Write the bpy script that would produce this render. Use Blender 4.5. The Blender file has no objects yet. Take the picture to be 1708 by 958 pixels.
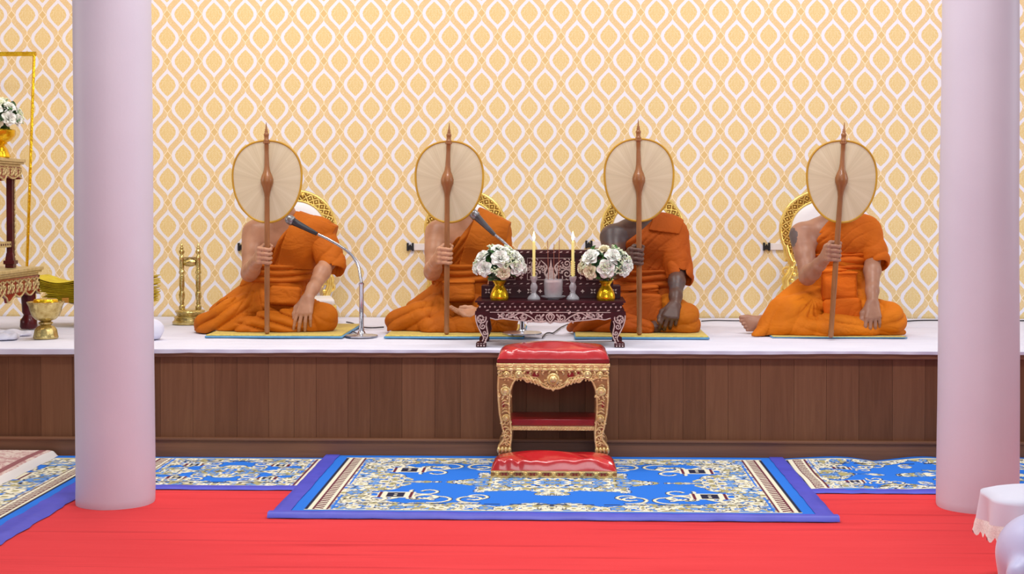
import bpy, bmesh, math, random
import numpy as np
from mathutils import Vector, Matrix, Euler

random.seed(7)
SC = bpy.context.scene
COL = SC.collection
PI = math.pi
R = math.radians

# ------------------------------------------------------------------ camera
IMG_W, IMG_H = 1708, 958
FOC, CX, CY = 2400.0, 854.0, 382.0
EYE = Vector((0.0, 0.0, 1.2))
CAM_ROT = Matrix.Rotation(R(1.9), 3, 'Z') @ Matrix.Rotation(R(89.0), 3, 'X')
cam_data = bpy.data.cameras.new('camera')
cam = bpy.data.objects.new('camera', cam_data)
COL.objects.link(cam)
cam_data.sensor_fit = 'HORIZONTAL'
cam_data.sensor_width = 36.0
cam_data.lens = FOC / IMG_W * 36.0
cam_data.shift_x = 0.0
cam_data.shift_y = (CY - IMG_H / 2) / IMG_W
cam_data.clip_start = 0.05
cam.location = EYE
cam.rotation_euler = CAM_ROT.to_euler()
SC.camera = cam


def ray(px, py):
    return CAM_ROT @ Vector(((px - CX) / FOC, -(py - CY) / FOC, -1.0))


def at_y(px, py, Y):
    d = ray(px, py)
    return EYE + d * (Y / d.y)


def at_z(px, py, z):
    d = ray(px, py)
    return EYE + d * ((z - EYE.z) / d.z)


YF, YW, ZS = 6.72, 8.60, 0.52      # stage front, back wall, top of the cloth on the stage


# ------------------------------------------------------------------ scene helpers
ORG = {}


def tag(o, label=None, cat=None, group=None, kind=None):
    if label: o['label'] = label
    if cat: o['category'] = cat
    if group: o['group'] = group
    if kind: o['kind'] = kind
    return o


def thing(name, label, cat, loc, group=None):
    o = bpy.data.objects.new(name, None)
    COL.objects.link(o)
    o.location = loc
    o.empty_display_size = 0.05
    ORG[o.name] = Vector(loc)
    return tag(o, label, cat, group)


def org_of(o):
    return ORG.get(o.name, Vector((0, 0, 0)))


def put(name, me, mats, parent=None, smooth=35, bevel=0.0, loc=None):
    """Link a mesh whose vertices are given in world coordinates."""
    o = bpy.data.objects.new(name, me)
    COL.objects.link(o)
    base = org_of(parent) if parent is not None else (Vector(loc) if loc is not None else Vector((0, 0, 0)))
    if base.length > 0:
        me.transform(Matrix.Translation(-base))
    if not isinstance(mats, (list, tuple)):
        mats = [mats]
    for m in mats:
        me.materials.append(m)
    if smooth:
        me.polygons.foreach_set('use_smooth', [True] * len(me.polygons))
        if smooth < 180:
            me.set_sharp_from_angle(angle=R(smooth))
    if parent is not None:
        o.parent = parent
    elif loc is not None:
        o.location = loc
    ORG[o.name] = base
    if bevel:
        b = o.modifiers.new('bevel', 'BEVEL')
        b.width = bevel
        b.segments = 2
        b.limit_method = 'ANGLE'
        b.angle_limit = R(40)
    return o


class MB:
    def __init__(s):
        s.v, s.f, s.m = [], [], []

    def add(s, vs, fs, mi=0):
        n = len(s.v)
        s.v += [tuple(v) for v in vs]
        s.f += [tuple(i + n for i in f) for f in fs]
        s.m += [mi] * len(fs)

    def box(s, c, size, rot=None, mi=0, taper=1.0):
        c = Vector(c)
        hx, hy, hz = size[0] / 2, size[1] / 2, size[2] / 2
        vs = []
        for z in (-1, 1):
            k = taper if z > 0 else 1.0
            for x, y in ((-1, -1), (1, -1), (1, 1), (-1, 1)):
                p = Vector((x * hx * k, y * hy * k, z * hz))
                if rot is not None: p = rot @ p
                vs.append(c + p)
        s.add(vs, [(3, 2, 1, 0), (4, 5, 6, 7), (0, 1, 5, 4), (1, 2, 6, 5), (2, 3, 7, 6), (3, 0, 4, 7)], mi)

    def lathe(s, prof, c, seg=24, axis=None, mi=0, sx=1.0, sy=1.0, lobes=0, lob=0.0):
        """prof: list of (radius, height) from bottom to top."""
        c = Vector(c)
        M = Matrix.Identity(3) if axis is None else Vector((0, 0, 1)).rotation_difference(Vector(axis)).to_matrix()
        vs, fs = [], []
        for r, h in prof:
            for i in range(seg):
                a = 2 * PI * i / seg
                rr = r * (1 + lob * math.cos(lobes * a)) if lobes else r
                vs.append(c + M @ Vector((rr * math.cos(a) * sx, rr * math.sin(a) * sy, h)))
        n = len(prof)
        for j in range(n - 1):
            for i in range(seg):
                k = (i + 1) % seg
                fs.append((j * seg + i, j * seg + k, (j + 1) * seg + k, (j + 1) * seg + i))
        fs.append(tuple(range(seg - 1, -1, -1)))
        fs.append(tuple((n - 1) * seg + i for i in range(seg)))
        s.add(vs, fs, mi)

    def tube(s, pts, rad, seg=8, mi=0, flat=None, closed=False):
        pts = [Vector(p) for p in pts]
        n = len(pts)
        rad = rad if isinstance(rad, (list, tuple)) else [rad] * n
        vs, fs = [], []
        prev = None
        for i, p in enumerate(pts):
            if closed:
                t = pts[(i + 1) % n] - pts[i - 1]
            else:
                t = pts[min(i + 1, n - 1)] - pts[max(i - 1, 0)]
            t = t.normalized() if t.length > 1e-9 else Vector((0, 0, 1))
            if prev is None:
                up = Vector((0, 1, 0)) if abs(t.y) < 0.9 else Vector((1, 0, 0))
                a = t.cross(up).normalized()
            else:
                a = (prev - t * prev.dot(t))
                a = a.normalized() if a.length > 1e-9 else t.orthogonal().normalized()
            prev = a
            b = t.cross(a)
            for k in range(seg):
                ang = 2 * PI * k / seg
                vs.append(p + (a * math.cos(ang) + b * math.sin(ang)) * rad[i])
        m = n if closed else n - 1
        for i in range(m):
            j = (i + 1) % n
            for k in range(seg):
                q = (k + 1) % seg
                fs.append((i * seg + k, i * seg + q, j * seg + q, j * seg + k))
        if not closed:
            fs.append(tuple(range(seg - 1, -1, -1)))
            fs.append(tuple((n - 1) * seg + k for k in range(seg)))
        s.add(vs, fs, mi)

    def ball(s, c, r, mi=0, seg=12, rings=7):
        c = Vector(c)
        r = r if isinstance(r, (tuple, list)) else (r, r, r)
        vs, fs = [c + Vector((0, 0, -r[2]))], []
        for j in range(1, rings):
            t = PI * j / rings - PI / 2
            for i in range(seg):
                a = 2 * PI * i / seg
                vs.append(c + Vector((r[0] * math.cos(t) * math.cos(a), r[1] * math.cos(t) * math.sin(a), r[2] * math.sin(t))))
        vs.append(c + Vector((0, 0, r[2])))
        for i in range(seg):
            k = (i + 1) % seg
            fs.append((0, 1 + k, 1 + i))
            for j in range(rings - 2):
                fs.append((1 + j * seg + i, 1 + j * seg + k, 1 + (j + 1) * seg + k, 1 + (j + 1) * seg + i))
            fs.append((1 + (rings - 2) * seg + i, 1 + (rings - 2) * seg + k, len(vs) - 1))
        s.add(vs, fs, mi)

    def prism(s, poly, o, ex, ey, depth, mi=0):
        """Extrude a 2D polygon (counter-clockwise in ex, ey) from o by the vector depth."""
        o, ex, ey, depth = Vector(o), Vector(ex), Vector(ey), Vector(depth)
        n = len(poly)
        a = [o + ex * p[0] + ey * p[1] for p in poly]
        vs = a + [p + depth for p in a]
        fs = [tuple(range(n)), tuple(range(2 * n - 1, n - 1, -1))]
        fs += [(i, n + i, n + (i + 1) % n, (i + 1) % n) for i in range(n)]
        s.add(vs, fs, mi)

    def grid(s, fn, nu, nv, mi=0, flip=False):
        vs = [fn(i / nu, j / nv) for j in range(nv + 1) for i in range(nu + 1)]
        w = nu + 1
        fs = []
        for j in range(nv):
            for i in range(nu):
                q = (j * w + i, j * w + i + 1, (j + 1) * w + i + 1, (j + 1) * w + i)
                fs.append(q[::-1] if flip else q)
        s.add(vs, fs, mi)

    def build(s, name, mats, parent=None, smooth=35, bevel=0.0, loc=None, fix=True):
        me = bpy.data.meshes.new(name)
        me.from_pydata(s.v, [], s.f)
        me.polygons.foreach_set('material_index', s.m)
        if fix:
            bm = bmesh.new()
            bm.from_mesh(me)
            bmesh.ops.recalc_face_normals(bm, faces=bm.faces)
            bm.to_mesh(me)
            bm.free()
        me.update()
        return put(name, me, mats, parent, smooth, bevel, loc)


# ------------------------------------------------------------------ materials
def lin(c):
    return tuple(((v / 255) / 12.92 if v / 255 <= 0.04045 else ((v / 255 + 0.055) / 1.055) ** 2.4) for v in c) + (1.0,)


class NX:
    """Thin wrapper so that shader maths reads like maths."""
    def __init__(s, nt, sock): s.nt, s.k = nt, sock

    def op(s, o, b=None, c=None):
        n = s.nt.nodes.new('ShaderNodeMath')
        n.operation = o
        for i, x in enumerate((s, b, c)):
            if x is None: continue
            if isinstance(x, NX): s.nt.links.new(x.k, n.inputs[i])
            else: n.inputs[i].default_value = x
        return NX(s.nt, n.outputs[0])

    def __add__(s, b): return s.op('ADD', b)
    def __sub__(s, b): return s.op('SUBTRACT', b)
    def __mul__(s, b): return s.op('MULTIPLY', b)
    def __truediv__(s, b): return s.op('DIVIDE', b)
    def abs(s): return s.op('ABSOLUTE')
    def frac(s): return s.op('FRACT')
    def lt(s, b): return s.op('LESS_THAN', b)
    def gt(s, b): return s.op('GREATER_THAN', b)
    def min(s, b): return s.op('MINIMUM', b)
    def max(s, b): return s.op('MAXIMUM', b)


def new_mat(name):
    m = bpy.data.materials.new(name)
    m.use_nodes = True
    nt = m.node_tree
    nt.nodes.clear()
    out = nt.nodes.new('ShaderNodeOutputMaterial')
    bs = nt.nodes.new('ShaderNodeBsdfPrincipled')
    nt.links.new(bs.outputs[0], out.inputs[0])
    return m, nt, bs


def coords(nt, kind='Object'):
    return nt.nodes.new('ShaderNodeTexCoord').outputs[kind]


def noise(nt, vec, scale, detail=3.0, rough=0.55, dist=0.0):
    n = nt.nodes.new('ShaderNodeTexNoise')
    n.inputs['Scale'].default_value = scale
    n.inputs['Detail'].default_value = detail
    n.inputs['Roughness'].default_value = rough
    n.inputs['Distortion'].default_value = dist
    nt.links.new(vec, n.inputs['Vector'])
    return NX(nt, n.outputs['Fac'])


def mixc(nt, fac, a, b):
    n = nt.nodes.new('ShaderNodeMix')
    n.data_type = 'RGBA'
    for i, x in ((0, fac), (6, a), (7, b)):
        if isinstance(x, NX): nt.links.new(x.k, n.inputs[i])
        elif hasattr(x, 'node'): nt.links.new(x, n.inputs[i])
        else: n.inputs[i].default_value = x
    return n.outputs[2]


def mapping(nt, vec, scale=(1, 1, 1), loc=(0, 0, 0), rot=(0, 0, 0)):
    n = nt.nodes.new('ShaderNodeMapping')
    n.inputs['Scale'].default_value = scale
    n.inputs['Location'].default_value = loc
    n.inputs['Rotation'].default_value = rot
    nt.links.new(vec, n.inputs['Vector'])
    return n.outputs[0]


def ramp(nt, fac, stops):
    n = nt.nodes.new('ShaderNodeValToRGB')
    el = n.color_ramp.elements
    while len(el) < len(stops): el.new(0.5)
    for e, (p, c) in zip(el, stops):
        e.position = p
        e.color = c
    nt.links.new(fac.k, n.inputs[0])
    return n.outputs[0]


def bump(nt, bs, h, strength=0.3, dist=0.002):
    n = nt.nodes.new('ShaderNodeBump')
    n.inputs['Strength'].default_value = strength
    n.inputs['Distance'].default_value = dist
    nt.links.new(h.k, n.inputs['Height'])
    nt.links.new(n.outputs[0], bs.inputs['Normal'])


def mat(name, rgb, rgb2=None, rough=0.5, metal=0.0, scale=8.0, bscale=None, bstr=0.2, bdist=0.002,
        coat=0.0, sheen=0.0, stretch=(1, 1, 1), spec=0.5, sss=0.0, sharp=None):
    m, nt, bs = new_mat(name)
    v = mapping(nt, coords(nt), stretch)
    n = noise(nt, v, scale, 4)
    a, b = lin(rgb), lin(rgb2 or tuple(c * 0.88 for c in rgb))
    lo, hi = sharp or (0.3, 0.7)
    c = ramp(nt, n, [(lo, b), (hi, a)])
    nt.links.new(c, bs.inputs['Base Color'])
    bs.inputs['Roughness'].default_value = rough
    bs.inputs['Metallic'].default_value = metal
    bs.inputs['Coat Weight'].default_value = coat
    bs.inputs['Coat Roughness'].default_value = 0.08
    bs.inputs['Sheen Weight'].default_value = sheen
    bs.inputs['Specular IOR Level'].default_value = spec
    if sss:
        bs.inputs['Subsurface Weight'].default_value = sss
        bs.inputs['Subsurface Radius'].default_value = (0.012, 0.005, 0.003)
    if bscale:
        bump(nt, bs, noise(nt, v, bscale, 3), bstr, bdist)
    return m


M = {}
M['gold'] = mat('gold_leaf', (252, 228, 140), (238, 204, 104), 0.28, 0.72, 30, 90, 0.35)
M['pale_gold'] = mat('pale_gilding', (226, 204, 140), (196, 164, 98), 0.36, 0.6, 26, 120, 0.4)
M['stool_gold'] = mat('worn_gilding', (240, 218, 156), (222, 188, 124), 0.32, 0.55, 16, 75, 0.7, 0.004)
M['brass'] = mat('brushed_brass', (226, 208, 142), (176, 150, 86), 0.24, 0.85, 40, 110, 0.6, 0.003)
M['yellow_gold'] = mat('bright_gold_foil', (250, 208, 40), (224, 168, 14), 0.2, 0.75, 30, 60, 0.5, 0.004)
M['altar_gold'] = mat('soft_gilding', (212, 192, 140), (184, 160, 106), 0.42, 0.35, 30, 120, 0.5)
M['red_lacquer'] = mat('dark_red_lacquer', (92, 16, 22), (66, 8, 14), 0.35, 0, 10, coat=0.15, spec=0.3)
M['stool_red'] = mat('red_lacquer', (150, 18, 26), (120, 10, 18), 0.3, 0, 10, coat=0.3)
M['altar_lacquer'] = mat('maroon_lacquer', (70, 10, 22), (48, 6, 14), 0.4, 0, 10, coat=0.12, spec=0.25)
M['pearl'] = mat('mother_of_pearl', (222, 196, 188), (176, 152, 150), 0.3, 0, 160, coat=0.2)
M['shade_gold'] = mat('shaded_gilding', (186, 146, 66), (156, 116, 46), 0.45, 0.5, 30)  # darker copy of the gold: shade in the pierced border put into the colour
M['stool_ground'] = mat('shaded_recess_gilding', (186, 138, 88), (160, 110, 64), 0.5, 0.35, 20, 90, 0.6, 0.003)  # ground painted darker than the relief, as the shade in its hollows
M['black'] = mat('black_plastic', (26, 26, 30), (18, 18, 22), 0.4)
M['white_plastic'] = mat('white_plastic', (236, 228, 228), (228, 220, 218), 0.4, bscale=None)
M['dark_grey'] = mat('dark_grey_rubberised_metal', (46, 48, 56), (34, 36, 42), 0.38)
M['mid_grey'] = mat('grey_painted_metal', (112, 110, 114), (96, 94, 98), 0.35, 0.3)
M['steel'] = mat('chromed_steel', (206, 206, 214), (180, 180, 190), 0.22, 0.9, 20)
M['mesh_steel'] = mat('steel_mesh', (190, 192, 200), (84, 86, 92), 0.35, 0.8, 420)
M['cloth_white'] = mat('white_fabric', (221, 220, 236), (213, 212, 230), 0.8, 0, 3, 260, 0.1, sheen=0.15)
M['cushion_white'] = mat('white_vinyl', (240, 238, 240), (232, 230, 233), 0.45, 0, 3)
M['lace'] = mat('white_lace', (244, 240, 236), (222, 216, 212), 0.85, 0, 150, 200, 0.6)
M['lavender'] = mat('lavender_satin', (200, 200, 236), (184, 184, 222), 0.42, 0, 3, sheen=0.4)
M['column'] = mat('lilac_wall_paint', (216, 214, 228), (209, 206, 221), 0.5, 0, 2.2, 60, 0.12, 0.003)
M['skirt_wood'] = mat('varnished_teak', (138, 92, 64), (118, 76, 52), 0.55, 0, 3, 40, 0.1, stretch=(0.6, 6, 14))
M['handle_wood'] = mat('turned_hardwood', (160, 103, 54), (126, 76, 36), 0.42, 0, 10, stretch=(3, 3, 0.6), coat=0.2)
M['fan_rim'] = mat('yellow_fan_binding', (204, 158, 38), (178, 128, 26), 0.5)
M['mat_yellow'] = mat('yellow_brocade', (220, 196, 84), (190, 160, 62), 0.6, 0, 60, 200, 0.3, sheen=0.2)
M['mat_blue'] = mat('blue_cotton', (104, 160, 196), (84, 138, 182), 0.8, 0, 20)
M['tape'] = mat('blue_violet_tape', (82, 86, 206), (70, 74, 190), 0.45, 0, 8, 14, 0.4, 0.003)
M['wax'] = mat('yellow_wax', (252, 240, 164), (250, 234, 142), 0.4, 0, 10, sss=0.2)
M['rose'] = mat('white_silk_petal', (248, 250, 246), (240, 242, 232), 0.7, 0, 20)
M['rose_cream'] = mat('cream_silk_petal', (244, 238, 214), (236, 228, 194), 0.7, 0, 20)
M['leaf'] = mat('green_silk_leaf', (96, 150, 78), (60, 112, 56), 0.55, 0, 40)
M['dark_leaf'] = mat('dark_green_leaf', (58, 96, 58), (36, 70, 40), 0.6, 0, 40)
M['filler'] = mat('pale_green_filler', (236, 240, 218), (206, 220, 172), 0.7, 0, 60)
M['sand'] = mat('incense_ash', (206, 184, 168), (160, 136, 122), 0.9, 0, 260, 300, 0.6)
M['incense'] = mat('incense_stick', (168, 104, 84), (150, 88, 70), 0.8)
M['cable'] = mat('grey_cable', (66, 62, 66), (50, 48, 52), 0.5)
M['robe_yellow'] = mat('yellow_folded_robes', (226, 206, 40), (196, 166, 24), 0.7, 0, 20, 140, 0.2)
M['ribbon'] = mat('orange_ribbon', (206, 150, 60), (184, 124, 40), 0.5)


def vinyl(name, rgb, rgb2):
    m, nt, bs = new_mat(name)
    v = coords(nt)
    n = noise(nt, v, 5, 3)
    nt.links.new(ramp(nt, n, [(0.3, lin(rgb2)), (0.7, lin(rgb))]), bs.inputs['Base Color'])
    bs.inputs['Roughness'].default_value = 0.3
    bs.inputs['Coat Weight'].default_value = 1.0
    bs.inputs['Coat Roughness'].default_value = 0.12
    bump(nt, bs, noise(nt, mapping(nt, v, (1.2, 1, 1)), 22, 2, 0.5, 1.2), 0.22, 0.006)
    return m


M['red_vinyl'] = vinyl('glossy_red_vinyl', (206, 34, 42), (186, 22, 32))


def glass_mat():
    m, nt, bs = new_mat('crystal_glass')
    n = noise(nt, coords(nt), 60, 2)
    nt.links.new(ramp(nt, n, [(0.3, lin((242, 240, 248))), (0.7, lin((252, 252, 255)))]), bs.inputs['Base Color'])
    bs.inputs['Transmission Weight'].default_value = 0.7
    bs.inputs['Roughness'].default_value = 0.18
    bs.inputs['IOR'].default_value = 1.45
    return m


M['glass'] = glass_mat()


def flame_mat():
    m, nt, bs = new_mat('candle_flame')
    bs.inputs['Base Color'].default_value = (1, 0.8, 0.5, 1)
    n = noise(nt, coords(nt), 30, 1)
    nt.links.new(ramp(nt, n, [(0.3, (1, 0.72, 0.36, 1)), (0.7, (1, 0.86, 0.62, 1))]), bs.inputs['Emission Color'])
    bs.inputs['Emission Strength'].default_value = 14.0
    return m


M['flame'] = flame_mat()


def cloth_mat(name, rgb, rgb2):
    m, nt, bs = new_mat(name)
    v = coords(nt)
    n = noise(nt, v, 6, 4)
    nt.links.new(ramp(nt, n, [(0.3, lin(rgb2)), (0.7, lin(rgb))]), bs.inputs['Base Color'])
    bs.inputs['Roughness'].default_value = 0.75
    bs.inputs['Sheen Weight'].default_value = 0.15
    bs.inputs['Sheen Tint'].default_value = lin(rgb)
    bs.inputs['Specular IOR Level'].default_value = 0.25
    cr = (noise(nt, mapping(nt, v, (1, 1, 1.5)), 5.5, 2, 0.5, 1.4) - 0.5).abs() * 5.0
    cr2 = (noise(nt, mapping(nt, v, (1, 1, 1.2), (3, 1, 2)), 17, 2, 0.5, 1.2) - 0.5).abs() * 4.0
    h = cr.min(1.0) * 1.0 + cr2.min(1.0) * 0.35 + noise(nt, v, 700, 1) * 0.05
    bump(nt, bs, h, 0.30, 0.010)
    return m


def skin_mat(name, rgb, rgb2, tattoos=(), tat=(74, 72, 78)):
    m, nt, bs = new_mat(name)
    v = coords(nt)
    n = noise(nt, v, 12, 4)
    c = ramp(nt, n, [(0.3, lin(rgb2)), (0.7, lin(rgb))])
    sep = nt.nodes.new('ShaderNodeSeparateXYZ')
    nt.links.new(v, sep.inputs[0])
    x, y, z = (NX(nt, sep.outputs[i]) for i in range(3))
    wob = noise(nt, v, 38, 3) - 0.5
    det = noise(nt, v, 170, 3)
    for (cx, cy, cz, rx, ry, rz, den) in tattoos:
        q = ((x - cx) / rx).op('POWER', 2) + ((y - cy) / ry).op('POWER', 2) + ((z - cz) / rz).op('POWER', 2)
        inside = (q + wob * 1.6).lt(1.0) * det.gt(0.56 - den * 0.5).op('MULTIPLY', 1.0) * (0.35 + den * 0.5)
        c = mixc(nt, inside, c, lin(tat))
    nt.links.new(c, bs.inputs['Base Color'])
    bs.inputs['Roughness'].default_value = 0.43
    bs.inputs['Subsurface Weight'].default_value = 0.08
    bs.inputs['Subsurface Radius'].default_value = (0.01, 0.004, 0.002)
    bs.inputs['Specular IOR Level'].default_value = 0.4
    bump(nt, bs, noise(nt, v, 160, 2), 0.06, 0.002)
    return m


def wallpaper():
    m, nt, bs = new_mat('ogee_wallpaper')
    v = coords(nt)
    sep = nt.nodes.new('ShaderNodeSeparateXYZ')
    nt.links.new(v, sep.inputs[0])
    p0 = at_y(461.4, 23.2, YW)
    pu = (at_y(1520, 100, YW).x - at_y(460, 100, YW).x) / (1060 / 53.1)
    pv = 79.0 * YW / FOC
    u = (NX(nt, sep.outputs[0]) - p0.x) / pu + 100.0
    w = (NX(nt, sep.outputs[2]) - p0.z) / pv + 100.0

    def curve(x, pts):
        n = nt.nodes.new('ShaderNodeFloatCurve')
        cu = n.mapping.curves[0]
        while len(cu.points) < len(pts): cu.points.new(0.5, 0.5)
        for p, (a, b) in zip(cu.points, pts):
            p.location = (a, b)
            p.handle_type = 'AUTO_CLAMPED'
        n.mapping.update()
        nt.links.new(x.k, n.inputs['Value'])
        return NX(nt, n.outputs[0])
    outer = [(0, .374), (.08, .368), (.161, .349), (.24, .312), (.323, .258), (.40, .200), (.484, .142), (.565, .086), (.645, .040), (.70, .014), (.735, .0), (1, 0)]
    inner = [(0, .268), (.08, .258), (.161, .230), (.24, .187), (.323, .135), (.40, .075), (.46, .030), (.50, .0), (1, 0)]
    ring = inn = None
    for off in (0.0, 0.5):
        a = ((u + (off + 0.5)).frac() - 0.5).abs()
        b = (((w + (off + 0.5)).frac() - 0.5).abs()) * 2.0
        jag = noise(nt, v, 95, 2) * 0.05 - 0.025
        o = a.lt(curve(b, outer) - 0.004)
        i = (a + jag).lt(curve(b, inner) - 0.004)
        ring = o if ring is None else ring.max(o)
        inn = i if inn is None else inn.max(i)
        a2 = ((u + off).frac() - 0.5).abs()
        b2 = ((w + (off + 0.5)).frac() - 0.5).abs()
        dm = a2 / 0.119 + b2 / 0.10
        line = (dm - 1.0).abs().lt(0.16).max((a2.lt(0.012)) * (b2.lt(0.155)) * (b2.gt(0.1)))
        line2 = a2.lt(0.0)
        diam = dm.lt(0.9)
        lines = line if off == 0.0 else lines.max(line)
        diams = diam if off == 0.0 else diams.max(diam)
    # fine foliage inside the leaves, mirrored about each leaf's axis
    com = nt.nodes.new('ShaderNodeCombineXYZ')
    um = ((u * 2.0).frac() - 0.5).abs() * 1.0
    wm = (w * 2.0).frac()
    nt.links.new(um.k, com.inputs[0])
    nt.links.new(wm.k, com.inputs[2])
    fine = noise(nt, com.outputs[0], 22, 3, 0.7, 1.5)
    gold_in = ramp(nt, fine, [(0.40, lin((222, 191, 124))), (0.50, lin((228, 201, 142))), (0.62, lin((236, 217, 174)))])
    rope = noise(nt, com.outputs[0], 15, 3, 0.7, 2.2)
    gold_out = ramp(nt, rope, [(0.42, lin((222, 190, 134))), (0.54, lin((229, 202, 154))), (0.64, lin((236, 216, 178)))])
    c = mixc(nt, lines, gold_out, lin((246, 226, 194)))
    c = mixc(nt, diams, c, lin((222, 190, 130)))
    c = mixc(nt, ring, c, lin((232, 229, 238)))
    c = mixc(nt, inn, c, gold_in)
    nt.links.new(c, bs.inputs['Base Color'])
    bs.inputs['Roughness'].default_value = 0.6
    bs.inputs['Specular IOR Level'].default_value = 0.3
    bump(nt, bs, noise(nt, v, 220, 2), 0.08, 0.002)
    return m


def carpet():
    m, nt, bs = new_mat('red_carpet')
    v = coords(nt)
    n = noise(nt, mapping(nt, v, (0.5, 3.2, 1)), 2.2, 4)
    streak = noise(nt, mapping(nt, v, (0.35, 9, 1)), 2.0, 3, 0.6)
    f = noise(nt, v, 420, 2)
    c = ramp(nt, n * 0.6 + f * 0.4, [(0.3, lin((218, 50, 56))), (0.7, lin((232, 64, 68)))])
    c = mixc(nt, streak.op('SUBTRACT', 0.55).max(0.0) * 4.0, c, lin((180, 22, 32)))
    nt.links.new(c, bs.inputs['Base Color'])
    bs.inputs['Roughness'].default_value = 0.95
    bs.inputs['Specular IOR Level'].default_value = 0.1
    bs.inputs['Sheen Weight'].default_value = 0.3
    bs.inputs['Sheen Tint'].default_value = lin((255, 150, 150))
    bump(nt, bs, f + streak * 2.0, 0.35, 0.004)
    return m


def planks():
    m, nt, bs = new_mat('teak_planks')
    v = coords(nt)
    g = nt.nodes.new('ShaderNodeNewGeometry')
    rnd = NX(nt, g.outputs['Random Per Island'])
    n = noise(nt, mapping(nt, v, (26, 26, 1.6)), 1.6, 5, 0.6, 0.6)
    c = ramp(nt, n * 0.65 + rnd * 0.35, [(0.25, lin((106, 68, 45))), (0.5, lin((122, 80, 55))), (0.78, lin((136, 93, 65)))])
    nt.links.new(c, bs.inputs['Base Color'])
    bs.inputs['Roughness'].default_value = 0.6
    bs.inputs['Specular IOR Level'].default_value = 0.2
    bump(nt, bs, n, 0.15, 0.002)
    return m


def fan_leaf():
    m, nt, bs = new_mat('palm_leaf_panel')
    v = coords(nt)
    sep = nt.nodes.new('ShaderNodeSeparateXYZ')
    nt.links.new(v, sep.inputs[0])
    ang = NX(nt, sep.outputs[0]).op('ARCTAN2', NX(nt, sep.outputs[2]))
    com = nt.nodes.new('ShaderNodeCombineXYZ')
    nt.links.new(ang.k, com.inputs[0])
    n1 = noise(nt, com.outputs[0], 44, 3, 0.7)
    n2 = noise(nt, com.outputs[0], 4, 2)
    c = ramp(nt, n1 * 0.55 + n2 * 0.45, [(0.32, lin((198, 182, 148))), (0.5, lin((212, 197, 163))), (0.68, lin((227, 215, 186)))])
    nt.links.new(c, bs.inputs['Base Color'])
    bs.inputs['Roughness'].default_value = 0.55
    bump(nt, bs, n1, 0.3, 0.002)
    return m


M['wall'] = wallpaper()
M['carpet'] = carpet()
M['planks'] = planks()
M['fan_leaf'] = fan_leaf()


def rug_mat():
    m, nt, bs = new_mat('woven_rug')
    a = nt.nodes.new('ShaderNodeAttribute')
    a.attribute_name = 'weave'
    f = noise(nt, coords(nt), 380, 2)
    c = mixc(nt, f * 0.10, a.outputs['Color'], (0.02, 0.02, 0.05, 1))
    nt.links.new(c, bs.inputs['Base Color'])
    bs.inputs['Roughness'].default_value = 0.9
    bs.inputs['Specular IOR Level'].default_value = 0.15
    bump(nt, bs, f, 0.3, 0.003)
    return m


M['rug'] = rug_mat()


# ------------------------------------------------------------------ implicit surfaces (bodies and cloth)
def vnoise(x, y, z, seed=0.0):
    xi, yi, zi = np.floor(x), np.floor(y), np.floor(z)
    fx, fy, fz = x - xi, y - yi, z - zi
    fx, fy, fz = (f * f * (3 - 2 * f) for f in (fx, fy, fz))

    def h(i, j, k):
        s = np.sin(i * 127.1 + j * 311.7 + k * 74.7 + seed * 17.3) * 43758.5453
        return s - np.floor(s)
    r = 0
    for dx in (0, 1):
        for dy in (0, 1):
            for dz in (0, 1):
                wgt = (fx if dx else 1 - fx) * (fy if dy else 1 - fy) * (fz if dz else 1 - fz)
                r = r + wgt * h(xi + dx, yi + dy, zi + dz)
    return r


def npv(p):
    return np.array((p[0], p[1], p[2]), dtype=np.float32)


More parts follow.
